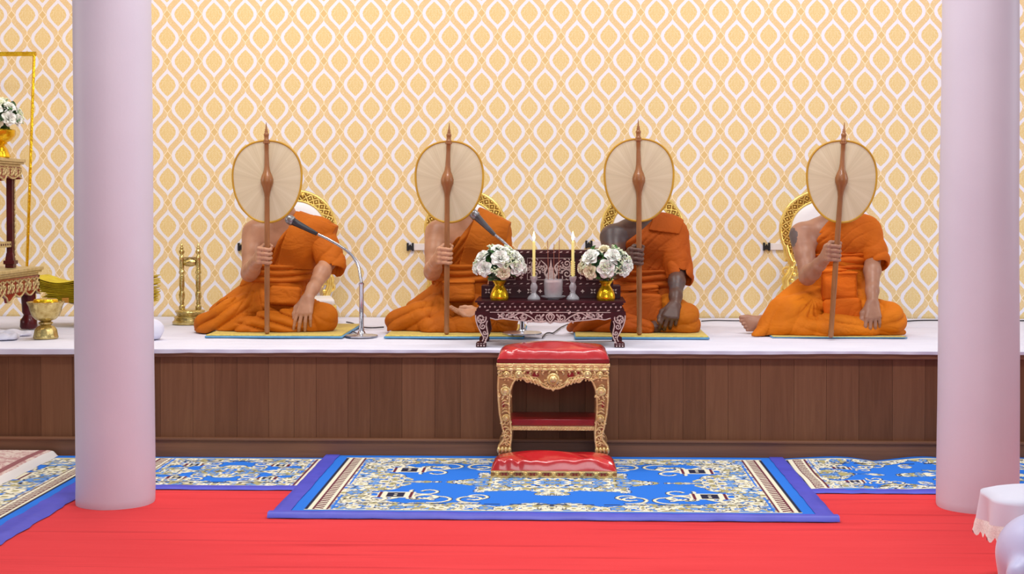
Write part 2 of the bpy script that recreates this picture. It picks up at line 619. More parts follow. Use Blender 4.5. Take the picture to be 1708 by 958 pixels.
class Field:
    def __init__(s, lo, hi, h):
        s.lo, s.h = np.array(lo, np.float32), h
        s.n = [int((b - a) / h) + 1 for a, b in zip(lo, hi)]
        s.ax = [np.float32(s.lo[i]) + np.arange(s.n[i], dtype=np.float32) * np.float32(h) for i in range(3)]
        s.D = np.full(s.n, 1.0, np.float32)

    def block(s, lo, hi):
        sl = []
        for i in range(3):
            a = max(0, int((lo[i] - s.lo[i]) / s.h))
            b = min(s.n[i], int((hi[i] - s.lo[i]) / s.h) + 2)
            if b <= a: return None
            sl.append(slice(a, b))
        X = s.ax[0][sl[0]][:, None, None]
        Y = s.ax[1][sl[1]][None, :, None]
        Z = s.ax[2][sl[2]][None, None, :]
        return tuple(sl), X, Y, Z

    def merge(s, sl, d, k, sub=False):
        D = s.D[sl]
        if sub:
            d = -d
            if k > 0:
                h = np.maximum(k - np.abs(D - d), 0) / k
                s.D[sl] = np.maximum(D, d) + h * h * k * 0.25
            else:
                s.D[sl] = np.maximum(D, d)
        elif k > 0:
            h = np.maximum(k - np.abs(D - d), 0) / k
            s.D[sl] = np.minimum(D, d) - h * h * k * 0.25
        else:
            s.D[sl] = np.minimum(D, d)

    def cap(s, a, b, ra, rb=None, k=0.01, sy=1.0, sub=False):
        """Tapered capsule; sy < 1 flattens it in depth."""
        rb = ra if rb is None else rb
        a, b = npv(a), npv(b)
        r = max(ra, rb) + k + 0.03
        bl = s.block(np.minimum(a, b) - r, np.maximum(a, b) + r)
        if bl is None: return
        sl, X, Y, Z = bl
        c = (a[1] + b[1]) / 2
        ay, by = c + (a[1] - c) / sy, c + (b[1] - c) / sy
        Yq = c + (Y - c) / sy
        d = np.array((b[0] - a[0], by - ay, b[2] - a[2]))
        l2 = float((d * d).sum()) + 1e-9
        t = np.clip(((X - a[0]) * d[0] + (Yq - ay) * d[1] + (Z - a[2]) * d[2]) / l2, 0, 1)
        q = np.sqrt((X - a[0] - t * d[0]) ** 2 + (Yq - ay - t * d[1]) ** 2 + (Z - a[2] - t * d[2]) ** 2)
        dd = (q - (ra + (rb - ra) * t)) * (sy ** 0.4 if sy < 1 else 1.0)
        s.merge(sl, dd.astype(np.float32), k, sub)

    def chain(s, pts, rad, k=0.01, sy=1.0, sub=False):
        for i in range(len(pts) - 1):
            s.cap(pts[i], pts[i + 1], rad[i], rad[i + 1], k, sy, sub)

    def ell(s, c, r, k=0.01, rot=None, sub=False):
        c, r = npv(c), np.array(r, np.float32)
        m = float(r.max()) + k + 0.03
        bl = s.block(c - m, c + m)
        if bl is None: return
        sl, X, Y, Z = bl
        x, y, z = X - c[0], Y - c[1], Z - c[2]
        if rot is not None:
            T = np.array(rot.transposed())
            x, y, z = (T[i][0] * x + T[i][1] * y + T[i][2] * z for i in range(3))
        k0 = np.sqrt((x / r[0]) ** 2 + (y / r[1]) ** 2 + (z / r[2]) ** 2)
        k1 = np.sqrt((x / r[0] ** 2) ** 2 + (y / r[1] ** 2) ** 2 + (z / r[2] ** 2) ** 2) + 1e-9
        d = k0 * (k0 - 1) / k1
        s.merge(sl, d.astype(np.float32), k, sub)

    def rbox(s, c, half, r=0.01, k=0.01, rot=None, sub=False):
        c, hf = npv(c), np.array(half, np.float32)
        m = float(np.sqrt((hf * hf).sum())) + r + k + 0.03
        bl = s.block(c - m, c + m)
        if bl is None: return
        sl, X, Y, Z = bl
        x, y, z = X - c[0], Y - c[1], Z - c[2]
        if rot is not None:
            T = np.array(rot.transposed())
            x, y, z = (T[i][0] * x + T[i][1] * y + T[i][2] * z for i in range(3))
        qx, qy, qz = np.abs(x) - hf[0] + r, np.abs(y) - hf[1] + r, np.abs(z) - hf[2] + r
        d = np.sqrt(np.maximum(qx, 0) ** 2 + np.maximum(qy, 0) ** 2 + np.maximum(qz, 0) ** 2) + np.minimum(np.maximum(np.maximum(qx, qy), qz), 0) - r
        s.merge(sl, d.astype(np.float32), k, sub)

    def plane_cut(s, p, n, k=0.0):
        """Keep the side of the plane that the normal n points away from."""
        n = Vector(n).normalized()
        d = (s.ax[0][:, None, None] - p[0]) * n.x + (s.ax[1][None, :, None] - p[1]) * n.y + (s.ax[2][None, None, :] - p[2]) * n.z
        d = d.astype(np.float32)
        if k > 0:
            h = np.maximum(k - np.abs(s.D - d), 0) / k
            s.D = np.maximum(s.D, d) + h * h * k * 0.25
        else:
            s.D = np.maximum(s.D, d)

    def grow(s, fn, band=0.035):
        """Push the surface out by fn(x, y, z) metres near the surface."""
        idx = np.nonzero(np.abs(s.D) < band)
        x, y, z = (s.ax[i][idx[i]].astype(np.float64) for i in range(3))
        s.D[idx] -= fn(x, y, z).astype(np.float32)

    def mesh(s, name):
        D = s.D
        ins = D < 0
        c8 = [(i, j, k) for i in (0, 1) for j in (0, 1) for k in (0, 1)]
        n0, n1, n2 = (n - 1 for n in s.n)
        cnt = np.zeros((n0, n1, n2), np.int8)
        for i, j, k in c8:
            cnt += ins[i:n0 + i, j:n1 + j, k:n2 + k]
        act = np.nonzero((cnt > 0) & (cnt < 8))
        N = len(act[0])
        index = np.full((n0, n1, n2), -1, np.int32)
        index[act] = np.arange(N)
        vals = {c: D[act[0] + c[0], act[1] + c[1], act[2] + c[2]] for c in c8}
        acc = np.zeros((N, 3))
        num = np.zeros(N)
        for a in c8:
            for ax in range(3):
                if a[ax]: continue
                b = list(a); b[ax] = 1; b = tuple(b)
                va, vb = vals[a], vals[b]
                hit = (va < 0) != (vb < 0)
                den = np.where(hit, va - vb, 1.0)
                t = np.where(hit, va / den, 0)
                for q in range(3):
                    acc[:, q] += np.where(hit, a[q] + (t if q == ax else 0), 0)
                num += hit
        pos = (acc / num[:, None] + np.stack(act, 1)) * s.h + s.lo
        quads = []
        for ax in range(3):
            o1, o2 = [(1, 2), (2, 0), (0, 1)][ax]
            sh = [slice(1, None)] * 3
            A = [slice(1, s.n[q] - 1) for q in range(3)]
            A[ax] = slice(0, s.n[ax] - 1)
            B = list(A); B[ax] = slice(1, s.n[ax])
            ia, ib = ins[tuple(A)], ins[tuple(B)]
            cr = np.nonzero(ia != ib)
            base = [cr[q] + (0 if q == ax else 1) for q in range(3)]

            def cell(d1, d2):
                p = [base[0].copy(), base[1].copy(), base[2].copy()]
                p[o1] -= d1; p[o2] -= d2
                return index[p[0], p[1], p[2]]
            q = np.stack([cell(1, 1), cell(0, 1), cell(0, 0), cell(1, 0)], 1)
            fl = ~ia[cr]
            q[fl] = q[fl][:, ::-1]
            quads.append(q)
        Q = np.concatenate(quads)
        Q = Q[(Q >= 0).all(1)]
        me = bpy.data.meshes.new(name)
        me.vertices.add(N)
        me.vertices.foreach_set('co', pos.astype(np.float32).ravel())
        me.loops.add(len(Q) * 4)
        me.loops.foreach_set('vertex_index', Q.astype(np.int32).ravel())
        me.polygons.add(len(Q))
        me.polygons.foreach_set('loop_start', np.arange(0, len(Q) * 4, 4, dtype=np.int32))
        me.polygons.foreach_set('loop_total', np.full(len(Q), 4, np.int32))
        me.update(calc_edges=True)
        me.validate()
        return me


# ------------------------------------------------------------------ people
V = Vector


def grip_hand(F, wrist, g, side=-1):
    """A fist closed round an upright pole through g; palm on the side -x of it."""
    g = V(g)
    pr = 0.0135
    zs = (0.034, 0.0115, -0.011, -0.033)
    fr = (0.0092, 0.0098, 0.0094, 0.0084)
    palm = []
    for z, r in zip(zs, fr):
        kn = g + V((-0.036, -0.012, z + 0.002))
        mid = g + V((-0.040, 0.020, z * 0.85))
        palm.append((kn, mid))
        R0 = pr + r * 0.9
        path = [kn]
        for a in (205, 232, 262, 295, 330, 10, 45):
            path.append(g + V((R0 * math.cos(R(a)), R0 * math.sin(R(a)), z - 0.003 * (a > 290))))
        rad = [r * 1.12, r * 1.08, r * 1.05, r, r, r * 0.95, r * 0.9, r * 0.8]
        for i in range(len(path) - 1):
            F.cap(path[i], path[i + 1], rad[i], rad[i + 1], 0.004)
    w = V(wrist)
    for kn, mid in palm:
        F.cap(w, mid, 0.023, 0.015, 0.016)
        F.cap(mid, kn, 0.015, 0.0115, 0.010)
    # thumb leaves the palm's side, passes over the top behind the pole
    t0 = g + V((-0.036, 0.020, 0.030))
    t1 = g + V((-0.018, 0.030, 0.050))
    t2 = g + V((0.010, 0.024, 0.052))
    t3 = g + V((0.026, 0.004, 0.049))
    F.chain([w + V((0.006, 0.0, 0.012)), t0, t1, t2, t3], [0.019, 0.0145, 0.0115, 0.0105, 0.0085], 0.008)


def rest_hand(F, wrist, fwd, back, thumb, curl, scale=1.0, spread=0.10, tcurl=0.5):
    """Open or half-closed hand. fwd: fingers, back: out of the hand's back, thumb: the thumb's side."""
    fwd = V(fwd).normalized()
    back = (V(back) - fwd * V(back).dot(fwd)).normalized()
    thumb = (V(thumb) - fwd * V(thumb).dot(fwd) - back * V(thumb).dot(back)).normalized()
    w = V(wrist)
    offs = (0.031, 0.0105, -0.0105, -0.030)
    mlen = (0.086, 0.088, 0.083, 0.076)
    flen = ((0.040, 0.026, 0.020), (0.045, 0.029, 0.021), (0.041, 0.027, 0.020), (0.032, 0.020, 0.018))
    fr = (0.0092, 0.0096, 0.0092, 0.0082)
    for i in range(4):
        kn = w + (fwd * mlen[i] + thumb * offs[i] + back * 0.004) * scale
        base = w + (fwd * 0.012 + thumb * offs[i] * 0.55) * scale
        F.cap(base, kn, 0.0165 * scale, 0.0118 * scale, 0.016)
        p, ang = kn, 0.0
        r = fr[i] * scale
        for j in range(3):
            ang += curl[j] * (1.0 + 0.12 * (i - 1))
            d = (fwd * math.cos(ang) - back * math.sin(ang))
            d = (d + thumb * spread * (1.5 - i) * (1 if j == 0 else 0.5)).normalized()
            q = p + d * flen[i][j] * scale
            F.cap(p, q, r * (1.06 - 0.1 * j), r * (0.98 - 0.1 * j), 0.003)
            p = q
    t0 = w + (fwd * 0.022 + thumb * 0.020) * scale
    t1 = w + (fwd * 0.058 + thumb * 0.048 - back * 0.010) * scale
    d = (fwd * 1.0 + thumb * (0.35 - tcurl * 0.5) - back * 0.25 * tcurl).normalized()
    t2 = t1 + d * 0.032 * scale
    t3 = t2 + (d - thumb * 0.2).normalized() * 0.024 * scale
    F.chain([t0, t1, t2, t3], [0.0165 * scale, 0.0122 * scale, 0.0108 * scale, 0.0088 * scale], 0.010)


def head(F, c, turn=0.0):
    """Shaved head, face towards -y; c: middle of the skull."""
    Rm = Matrix.Rotation(turn, 3, 'Z') @ Matrix.Rotation(R(8), 3, 'X')
    L = lambda x, y, z: V(c) + Rm @ V((x, y, z))
    F.ell(L(0, 0.012, 0.022), (0.074, 0.094, 0.088), 0.02, Rm)
    F.ell(L(0, -0.022, -0.045), (0.058, 0.066, 0.070), 0.03, Rm)
    F.ell(L(0, -0.050, -0.092), (0.026, 0.022, 0.018), 0.025, Rm)
    for s in (-1, 1):
        F.ell(L(s * 0.040, -0.066, -0.030), (0.020, 0.016, 0.016), 0.02, Rm)       # cheek
        F.ell(L(s * 0.031, -0.074, 0.016), (0.024, 0.010, 0.007), 0.012, Rm)       # brow
        F.ell(L(s * 0.031, -0.0735, -0.001), (0.0135, 0.009, 0.008), 0.004, Rm)    # lowered eyelid
        F.ell(L(s * 0.076, 0.012, -0.012), (0.008, 0.018, 0.031), 0.006, Rm)       # ear
        F.ell(L(s * 0.082, 0.008, -0.008), (0.005, 0.009, 0.016), 0.004, Rm, sub=True)
        F.ell(L(s * 0.011, -0.090, -0.040), (0.009, 0.009, 0.008), 0.006, Rm)      # nostril wing
    F.cap(L(0, -0.080, 0.010), L(0, -0.099, -0.034), 0.008, 0.011, 0.012)          # nose
    F.ell(L(0, -0.086, -0.061), (0.023, 0.010, 0.0055), 0.004, Rm)                 # upper lip
    F.ell(L(0, -0.085, -0.071), (0.020, 0.010, 0.006), 0.004, Rm)                  # lower lip


def make_monk(P):
    """P holds joints as (pixel x, pixel y, depth) turned into points beforehand."""
    zt = P['zt']                                  # top of what the monk sits on
    base = V((P['pelvis'].x, P['pelvis'].y, zt))
    pel, ch, nk, hd = P['pelvis'], P['chest'], P['neck'], P['head']
    rs, re_, rw, g = P['rs'], P['re'], P['rw'], P['grip']
    ls, le, lw = P['ls'], P['le'], P['lw']
    allp = [v for k_, v in P.items() if isinstance(v, Vector) and k_ != 'sleeve_out']
    allp += list(P.get('foot', ()))
    lo = [min(v[i] for v in allp) for i in range(3)]
    hi = [max(v[i] for v in allp) for i in range(3)]

    # ---- the body: one continuous skin surface
    F = Field((lo[0] - .13, lo[1] - .10, zt - 0.004), (hi[0] + .12, hi[1] + .17, hi[2] + .15), 0.0036)
    waist = pel.lerp(ch, 0.48)
    F.cap(pel, waist, 0.145, 0.135, 0.04, 0.72)
    F.cap(waist, ch, 0.135, 0.150, 0.04, 0.70)
    F.cap(ch + V((-0.075, 0, 0.03)), ch + V((0.075, 0, 0.03)), 0.105, 0.105, 0.05, 0.85)
    F.cap(ch + V((-0.07, -0.045, 0.02)), ch + V((-0.03, -0.05, 0.0)), 0.058, 0.058, 0.05)       # breast
    F.cap(ch + V((0.07, -0.045, 0.02)), ch + V((0.03, -0.05, 0.0)), 0.058, 0.058, 0.05)
    F.cap(nk + V((0, 0.012, -0.075)), nk + V((0, 0.005, 0.03)), 0.060, 0.053, 0.03)
    F.cap(nk + V((0, 0.005, 0.02)), hd + V((0, 0.01, -0.03)), 0.053, 0.055, 0.02)
    for sh in (rs, ls):                                                                         # trapezius, collar
        F.cap(nk + V((0, 0.02, -0.035)), sh + V((0, 0.012, -0.004)), 0.050, 0.048, 0.05)
        F.cap(nk + V((0.0, -0.045, -0.075)), sh + V((0, -0.030, 0.018)), 0.011, 0.012, 0.022)
        F.cap(ch + V((0, 0, 0.03)).lerp(V((0, 0, 0)), 0), sh.lerp(ch, 0.25), 0.08, 0.065, 0.06)
    F.cap(rs, rs.lerp(re_, 0.3), P.get('delt', 0.060), 0.055, 0.03)
    F.chain([rs.lerp(re_, 0.15), rs.lerp(re_, 0.5), re_], [0.056, 0.050, 0.042], 0.02)
    F.chain([re_, re_.lerp(rw, 0.3), re_.lerp(rw, 0.75), rw], [0.041, 0.043, 0.033, 0.027], 0.02)
    F.cap(ls, ls.lerp(le, 0.4), 0.056, 0.050, 0.03)
    F.chain([ls.lerp(le, 0.3), le], [0.050, 0.042], 0.02)
    F.chain([le, le.lerp(lw, 0.3), le.lerp(lw, 0.75), lw], [0.041, 0.043, 0.032, 0.028], 0.02)
    grip_hand(F, rw, g)
    hx = P['hand']
    rest_hand(F, lw, hx['fwd'], hx['back'], hx['thumb'], hx['curl'], hx.get('scale', 1.0), hx.get('spread', 0.1), hx.get('tcurl', 0.5))
    head(F, hd, P.get('turn', 0.0))
    # legs under the cloth (thinner than it)
    for leg in P['legs']:
        pts = leg['pts']
        F.chain([pel + V((0.05 if pts[0].x > pel.x else -0.05, 0, 0))] + pts, [0.085] + [max(0.03, r - 0.03) for r in leg['r']], 0.03)
    if 'foot' in P:
        hl, toe = P['foot']
        F.cap(P['ankle'], hl, 0.033, 0.030, 0.02)
        ax = (toe - hl).normalized()
        up = V((0, 0, 1))
        sd = ax.cross(up).normalized()
        for i in range(5):
            o = (2 - i) * 0.0185
            kn = hl + ax * (0.092 - 0.006 * abs(i - 1)) + V((0, 0, 1)) * (o * 0.9) + sd * (o * 0.3)
            F.cap(hl + ax * 0.01, kn, 0.030, 0.0135, 0.018)
            tl = 0.034 - 0.004 * i
            F.cap(kn, kn + ax * tl, 0.0112 if i else 0.0140, 0.0098 if i else 0.0125, 0.003)
    F.plane_cut((0, 0, zt), (0, 0, -1))
    # ---- drop the parts of the body the cloth swallows deep inside: keep it whole, it stays hidden
    me = F.mesh('person')
    root = put('person', me, skin_mat('skin', *P['skin'], tattoos=[(c.x - base.x, c.y - base.y, c.z - base.z) + r for c, r in P.get('tattoo', ())]),
               None, 180, 0, base)
    tag(root, P['label'], 'person', 'people seated on the stage')

    # ---- wrap over one shoulder
    h = 0.0042
    U = Field((lo[0] - .06, lo[1] - .05, zt), (hi[0] + .16, hi[1] + .22, nk.z + .12), h)
    gr = 0.017
    U.cap(pel + V((0, 0, 0.0)), waist, 0.145 + gr, 0.137 + gr, 0.04, 0.74)
    U.cap(waist, ch, 0.137 + gr, 0.150 + gr, 0.04, 0.72)
    U.cap(ch + V((-0.075, 0, 0.03)), ch + V((0.075, 0, 0.03)), 0.105 + gr, 0.105 + gr, 0.05, 0.87)
    U.cap(ch + V((-0.06, -0.045, 0.02)), ch + V((0.06, -0.045, 0.0)), 0.058 + gr, 0.058 + gr, 0.06)
    U.cap(nk + V((0, 0.03, -0.05)), ls + V((0, 0.012, 0.0)), 0.050 + gr, 0.058 + gr, 0.05)
    U.cap(ch + V((0.05, 0, 0.02)), ls.lerp(ch, 0.2), 0.09 + gr, 0.068 + gr, 0.06)
    # cut along the diagonal edge
    e0, e1 = P['edge']
    dx, dz = e1.x - e0.x, e1.z - e0.z
    nrm = V((dz, 0, -dx))
    if nrm.x > 0: nrm = -nrm
    nrm.normalize()
    U.plane_cut((e0.x, 0, e0.z), (nrm.x, 0, nrm.z))
    U.plane_cut((nk.x, 0, nk.z + P.get('collar', 0.035)), (0, 0, 1), 0.02)
    U.plane_cut((0, 0, P['waist_z'] - 0.10), (0, 0, -1))
    smoothD = U.D.copy()
    # sleeve: hangs open over the upper arm
    S = Field(tuple(U.lo), tuple(U.lo[i] + (U.n[i] - 1) * h for i in range(3)), h)
    S.n, S.ax, S.D = U.n, U.ax, np.full(U.n, 1.0, np.float32)
    out = P.get('sleeve_out', V((0.02, 0, 0)))
    S.cap(ls, le + out, 0.056 + gr, P.get('sleeve_r', 0.078), 0.02)
    S.cap(ls.lerp(ch, 0.25), ls.lerp(le, 0.7), 0.07 + gr, 0.062, 0.04)
    h0, h1 = P['hem']
    hz = V((h1.z - h0.z, 0, -(h1.x - h0.x)))
    if hz.z > 0: hz = -hz
    S.plane_cut((h0.x, 0, h0.z), hz)
    S.cap(le.lerp(ls, 0.25), le + (le - ls) * 0.3 + out * 0.8, 0.040, P.get('sleeve_r', 0.078) - 0.010, 0.006, sub=True)
    sd = P.get('seed', 1)
    sax = (le - ls).normalized()

    def sleeve_folds(x, y, z):
        t = (x - ls.x) * sax.x + (y - ls.y) * sax.y + (z - ls.z) * sax.z
        n = vnoise(x * 9, y * 9, z * 9, sd)
        ph = t * 62 + (x - ls.x) * 55 + n * 11
        return 0.0075 * (np.abs(np.sin(ph * 0.5)) ** 0.7 - 0.5) * np.clip(t * 7 + 0.1, 0, 1) + 0.012 * (n - 0.5)
    S.grow(sleeve_folds)

    def torso_folds(x, y, z):
        dist = -((x - e0.x) * nrm.x + (z - e0.z) * nrm.z)
        n = vnoise(x * 7, y * 7, z * 7, sd + 3)
        al = (x - e0.x) * nrm.z - (z - e0.z) * nrm.x
        f = np.abs(np.sin(PI * (dist / 0.030 + n * 1.0 + al * 1.2)))
        fall = np.clip(1.0 - dist / P.get('fold_w', 0.15), 0, 1)
        g2 = np.abs(np.sin(PI * (dist / 0.062 + n * 2.2 - al * 2.0)))
        low = np.clip((ls.z + 0.03 - z) / 0.06, 0, 1)
        return low * 0.016 * f ** 0.7 * fall + 0.010 * (n - 0.5) - 0.005 * np.maximum(0, 0.35 - g2) / 0.35 * (1 - fall)
    U.grow(torso_folds)
    k = 0.018
    hh = np.maximum(k - np.abs(U.D - S.D), 0) / k
    U.D = np.minimum(U.D, S.D) - hh * hh * k * 0.25
    cm = cloth_mat('robe_cloth', *P['robe'])
    o = put('upper_robe', U.mesh('upper_robe'), cm, root, 180)

    # ---- folded strip lying over the covered shoulder
    if 'strip' in P:
        q = P['strip']                            # corners: top inner, top outer, bottom outer, bottom inner
        T = Field(tuple(U.lo), tuple(U.lo[i] + (U.n[i] - 1) * h for i in range(3)), h)
        T.n, T.ax = U.n, U.ax
        D = smoothD - P.get('strip_grow', 0.029)
        sh_d = np.full(U.n, 1.0, np.float32)
        T.D = sh_d
        T.cap(ls.lerp(ch, 0.12) + V((0, 0.0, 0.005)), ls.lerp(le, 0.25), 0.056 + gr + 0.014, 0.056 + gr + 0.010, 0.02)
        D = np.minimum(D, T.D)
        cx = sum(p.x for p in q) / 4
        cz = sum(p.z for p in q) / 4
        for i in range(4):
            a, b = q[i], q[(i + 1) % 4]
            n = V((b.z - a.z, 0, -(b.x - a.x))).normalized()
            if n.x * (cx - a.x) + n.z * (cz - a.z) > 0: n = -n
            pl = (U.ax[0][:, None, None] - a.x) * n.x + (U.ax[2][None, None, :] - a.z) * n.z
            D = np.maximum(D, pl + 0.0 * U.ax[1][None, :, None])
        T.D = D.astype(np.float32)
        # hollow where the wrap itself runs, so the strip is a layer of cloth
        T.D = np.maximum(T.D, -(smoothD + 0.010))
        T.grow(lambda x, y, z: 0.006 * (vnoise(x * 8, y * 8, z * 8, sd + 9) - 0.5))
        put('shoulder_cloth', T.mesh('shoulder_cloth'), cloth_mat('shoulder_cloth_weave', *P.get('strip_col', P['robe'])), root, 180)

    # ---- waist sash with its knot
    wz = P['waist_z']
    B = Field((pel.x - .30, pel.y - .38, wz - .34), (pel.x + .30, pel.y + .26, wz + .12), 0.0040)
    wc = waist.lerp(pel, 0.0)
    wx = P.get('sash_x', wc.x)
    B.cap(V((wx, wc.y, wz - 0.030)), V((wx, wc.y, wz + 0.030)), 0.171, 0.171, 0.0, 0.80)
    B.plane_cut((0, 0, wz + P.get('sash_h', 0.038)), (0, 0, 1), 0.012)
    B.plane_cut((0, 0, wz - P.get('sash_h', 0.038)), (0, 0, -1), 0.012)
    for (c, hf, tilt) in P['pouch']:
        B.rbox(c, hf, 0.022, 0.006, Matrix.Rotation(tilt, 3, 'Y') @ Matrix.Rotation(R(-10), 3, 'X'))

    def sash_folds(x, y, z):
        n = vnoise(x * 6, y * 6, z * 10, sd + 5)
        a = np.arctan2(x - wx, -(y - wc.y))
        ph = (z - wz) * 165 + np.sin(a * 2.0 + sd) * 1.3 + n * 3.2
        band = np.clip(1 - np.maximum(0, (wz - 0.045 - z)) / 0.01, 0, 1)
        return band * 0.016 * np.abs(np.sin(ph * 0.5)) ** 0.7 + 0.009 * (n - 0.5)
    B.grow(sash_folds)
    put('sash', B.mesh('sash'), cloth_mat('sash_cloth', *P.get('sash_col', P['robe'])), root, 180)

    # ---- skirt of the robe over the folded legs
    lp = [v for leg in P['legs'] for v in leg['pts']]
    Lw = Field((min(v.x for v in lp) - .16, min(v.y for v in lp) - .14, ZS - 0.008),
               (max(v.x for v in lp) + .16, pel.y + .22, wz + 0.03), 0.0042)
    Lw.cap(pel, V((pel.x, pel.y, wz - 0.03)), 0.172, 0.158, 0.05, 0.82)
    for leg in (P['legs'][1:] if 'inner_col' in P else P['legs']):
        Lw.chain(leg['pts'], leg['r'], leg.get('k', 0.04))
    for a, b, ra, rb in P.get('drape', ()):
        Lw.cap(a, b, ra, rb, 0.03)
    srcs = P['fold_src']
    inner = None
    if 'inner_col' in P:
        inner = Field(tuple(Lw.lo), tuple(Lw.lo[i] + (Lw.n[i] - 1) * 0.0042 for i in range(3)), 0.0042)
        inner.n, inner.ax, inner.D = Lw.n, Lw.ax, np.full(Lw.n, 1.0, np.float32)
        inner.chain(P['legs'][0]['pts'][:2], P['legs'][0]['r'][:2], 0.04)
        inner.cap(P['legs'][0]['pts'][1], P['legs'][0]['pts'][1].lerp(P['legs'][0]['pts'][2], .6), P['legs'][0]['r'][1], .06, .03)

    def leg_folds(x, y, z):
        n = vnoise(x * 4.5, y * 4.5, z * 4.5, sd + 11)
        n2 = vnoise(x * 17, y * 17, z * 17, sd + 12)
        tot = 0
        wsum = 1e-6
        for (s, N, amp, rr, *lin_) in srcs:
            dx_, dy_, dz_ = x - s.x, (y - s.y) * 0.8, z - s.z
            r = np.sqrt(dx_ ** 2 + dy_ ** 2 + dz_ ** 2)
            a = np.arctan2(dz_ - 0.45 * dy_, dx_)
            w = np.exp(-(r / rr) ** 2)
            ph = a * N + n * 2.6 + r * 4
            if lin_:
                ph = (dx_ * math.cos(lin_[0]) + dz_ * math.sin(lin_[0])) * lin_[1] + n * 4.5 + dy_ * 10
            f = np.abs(np.sin(ph)) ** 0.65
            tot = tot + w * amp * f * (1.0 if lin_ else np.clip((r - 0.03) / 0.12, 0, 1))
            wsum = wsum + w
        return 1.9 * tot / np.maximum(wsum, 0.35) - 0.004 + 0.010 * (n - 0.5) + 0.003 * (n2 - 0.5)
    Lw.grow(leg_folds)
    fl = np.where((Lw.ax[0] > P['matx'][0] - .004) & (Lw.ax[0] < P['matx'][1] + .004), zt + .0005, ZS + .0015)
    fl = np.convolve(np.pad(fl, 4, mode='edge'), np.ones(9) / 9, 'valid')
    Lw.D = np.maximum(Lw.D, (fl[:, None, None] - Lw.ax[2][None, None, :] + 0 * Lw.ax[1][None, :, None]).astype(np.float32))
    put('lower_robe', Lw.mesh('lower_robe'), cloth_mat('lower_robe_cloth', *P.get('lower_col', P['robe'])), root, 180)
    if inner is not None:
        inner.grow(leg_folds)
        inner.plane_cut((0, 0, zt + 0.0005), (0, 0, -1))
        put('inner_skirt', inner.mesh('inner_skirt'), cloth_mat('inner_skirt_cloth', *P['inner_col']), root, 180)
    return root


def J(px, py, Y):
    return at_y(px, py, Y)


ZM = ZS + 0.018        # top of a sitting mat
DOWN = dict(fwd=(-0.12, -0.50, -0.85), back=(0.0, -0.85, 0.5), thumb=(-1, 0, 0), curl=(0.25, 0.25, 0.15), spread=0.10)

monk_a = dict(
    zt=ZM, seed=1, pelvis=J(462, 508, 7.74), chest=J(472, 408, 7.74), neck=J(474, 362, 7.72), head=J(459, 315, 7.66),
    rs=J(424, 388, 7.70), re=J(416, 456, 7.55), rw=J(428, 436, 7.34), grip=J(444.5, 427, 7.25), turn=R(10),
    ls=J(535, 388, 7.74), le=J(547, 437, 7.65), lw=J(514, 496, 7.405),
    hand=dict(DOWN, fwd=(-0.16, -0.36, -0.9), scale=1.06),
    hem=(J(520, 442, 7.6), J(566, 468, 7.6)), sleeve_r=0.070, sleeve_out=V((0.025, 0, -0.02)),
    edge=(J(492, 360, 7.6), J(440, 446, 7.6)), waist_z=J(470, 458, 7.6).z,
    strip=(J(489, 352, 7.6), J(556, 378, 7.6), J(529, 452, 7.6), J(460, 447, 7.6)), strip_grow=0.024,
    pouch=[(J(476, 494, 7.575), (0.085, 0.03, 0.052), R(3))],
    legs=[dict(pts=[J(505, 522, 7.66), J(537, 531, 7.47), J(470, 545, 7.43), J(410, 550, 7.42)], r=[0.085, 0.074, 0.058, 0.045]),
          dict(pts=[J(438, 512, 7.66), J(385, 529, 7.54), J(345, 545, 7.56), J(336, 552, 7.62)], r=[0.088, 0.078, 0.052, 0.036])],
    drape=[(J(425, 488, 7.74), J(365, 532, 7.66), 0.075, 0.055), (J(440, 540, 7.45), J(520, 547, 7.44), 0.05, 0.045), (J(355, 549, 7.50), J(430, 551, 7.43), 0.040, 0.042)],
    fold_src=[(J(425, 470, 7.62), 7.0, 0.014, 0.17), (J(375, 520, 7.5), 1, 0.014, 0.15, R(128), 44), (J(455, 540, 7.4), 1, 0.015, 0.13, R(72), 50), (J(525, 515, 7.45), 4.0, 0.006, 0.12)],
    skin=((190, 140, 110), (168, 118, 90)), robe=((194, 102, 6), (174, 87, 5)), lower_col=((198, 107, 6), (178, 92, 5)),
    label='person in orange robes seated beside the gold twin-post stand, gripping a fan')

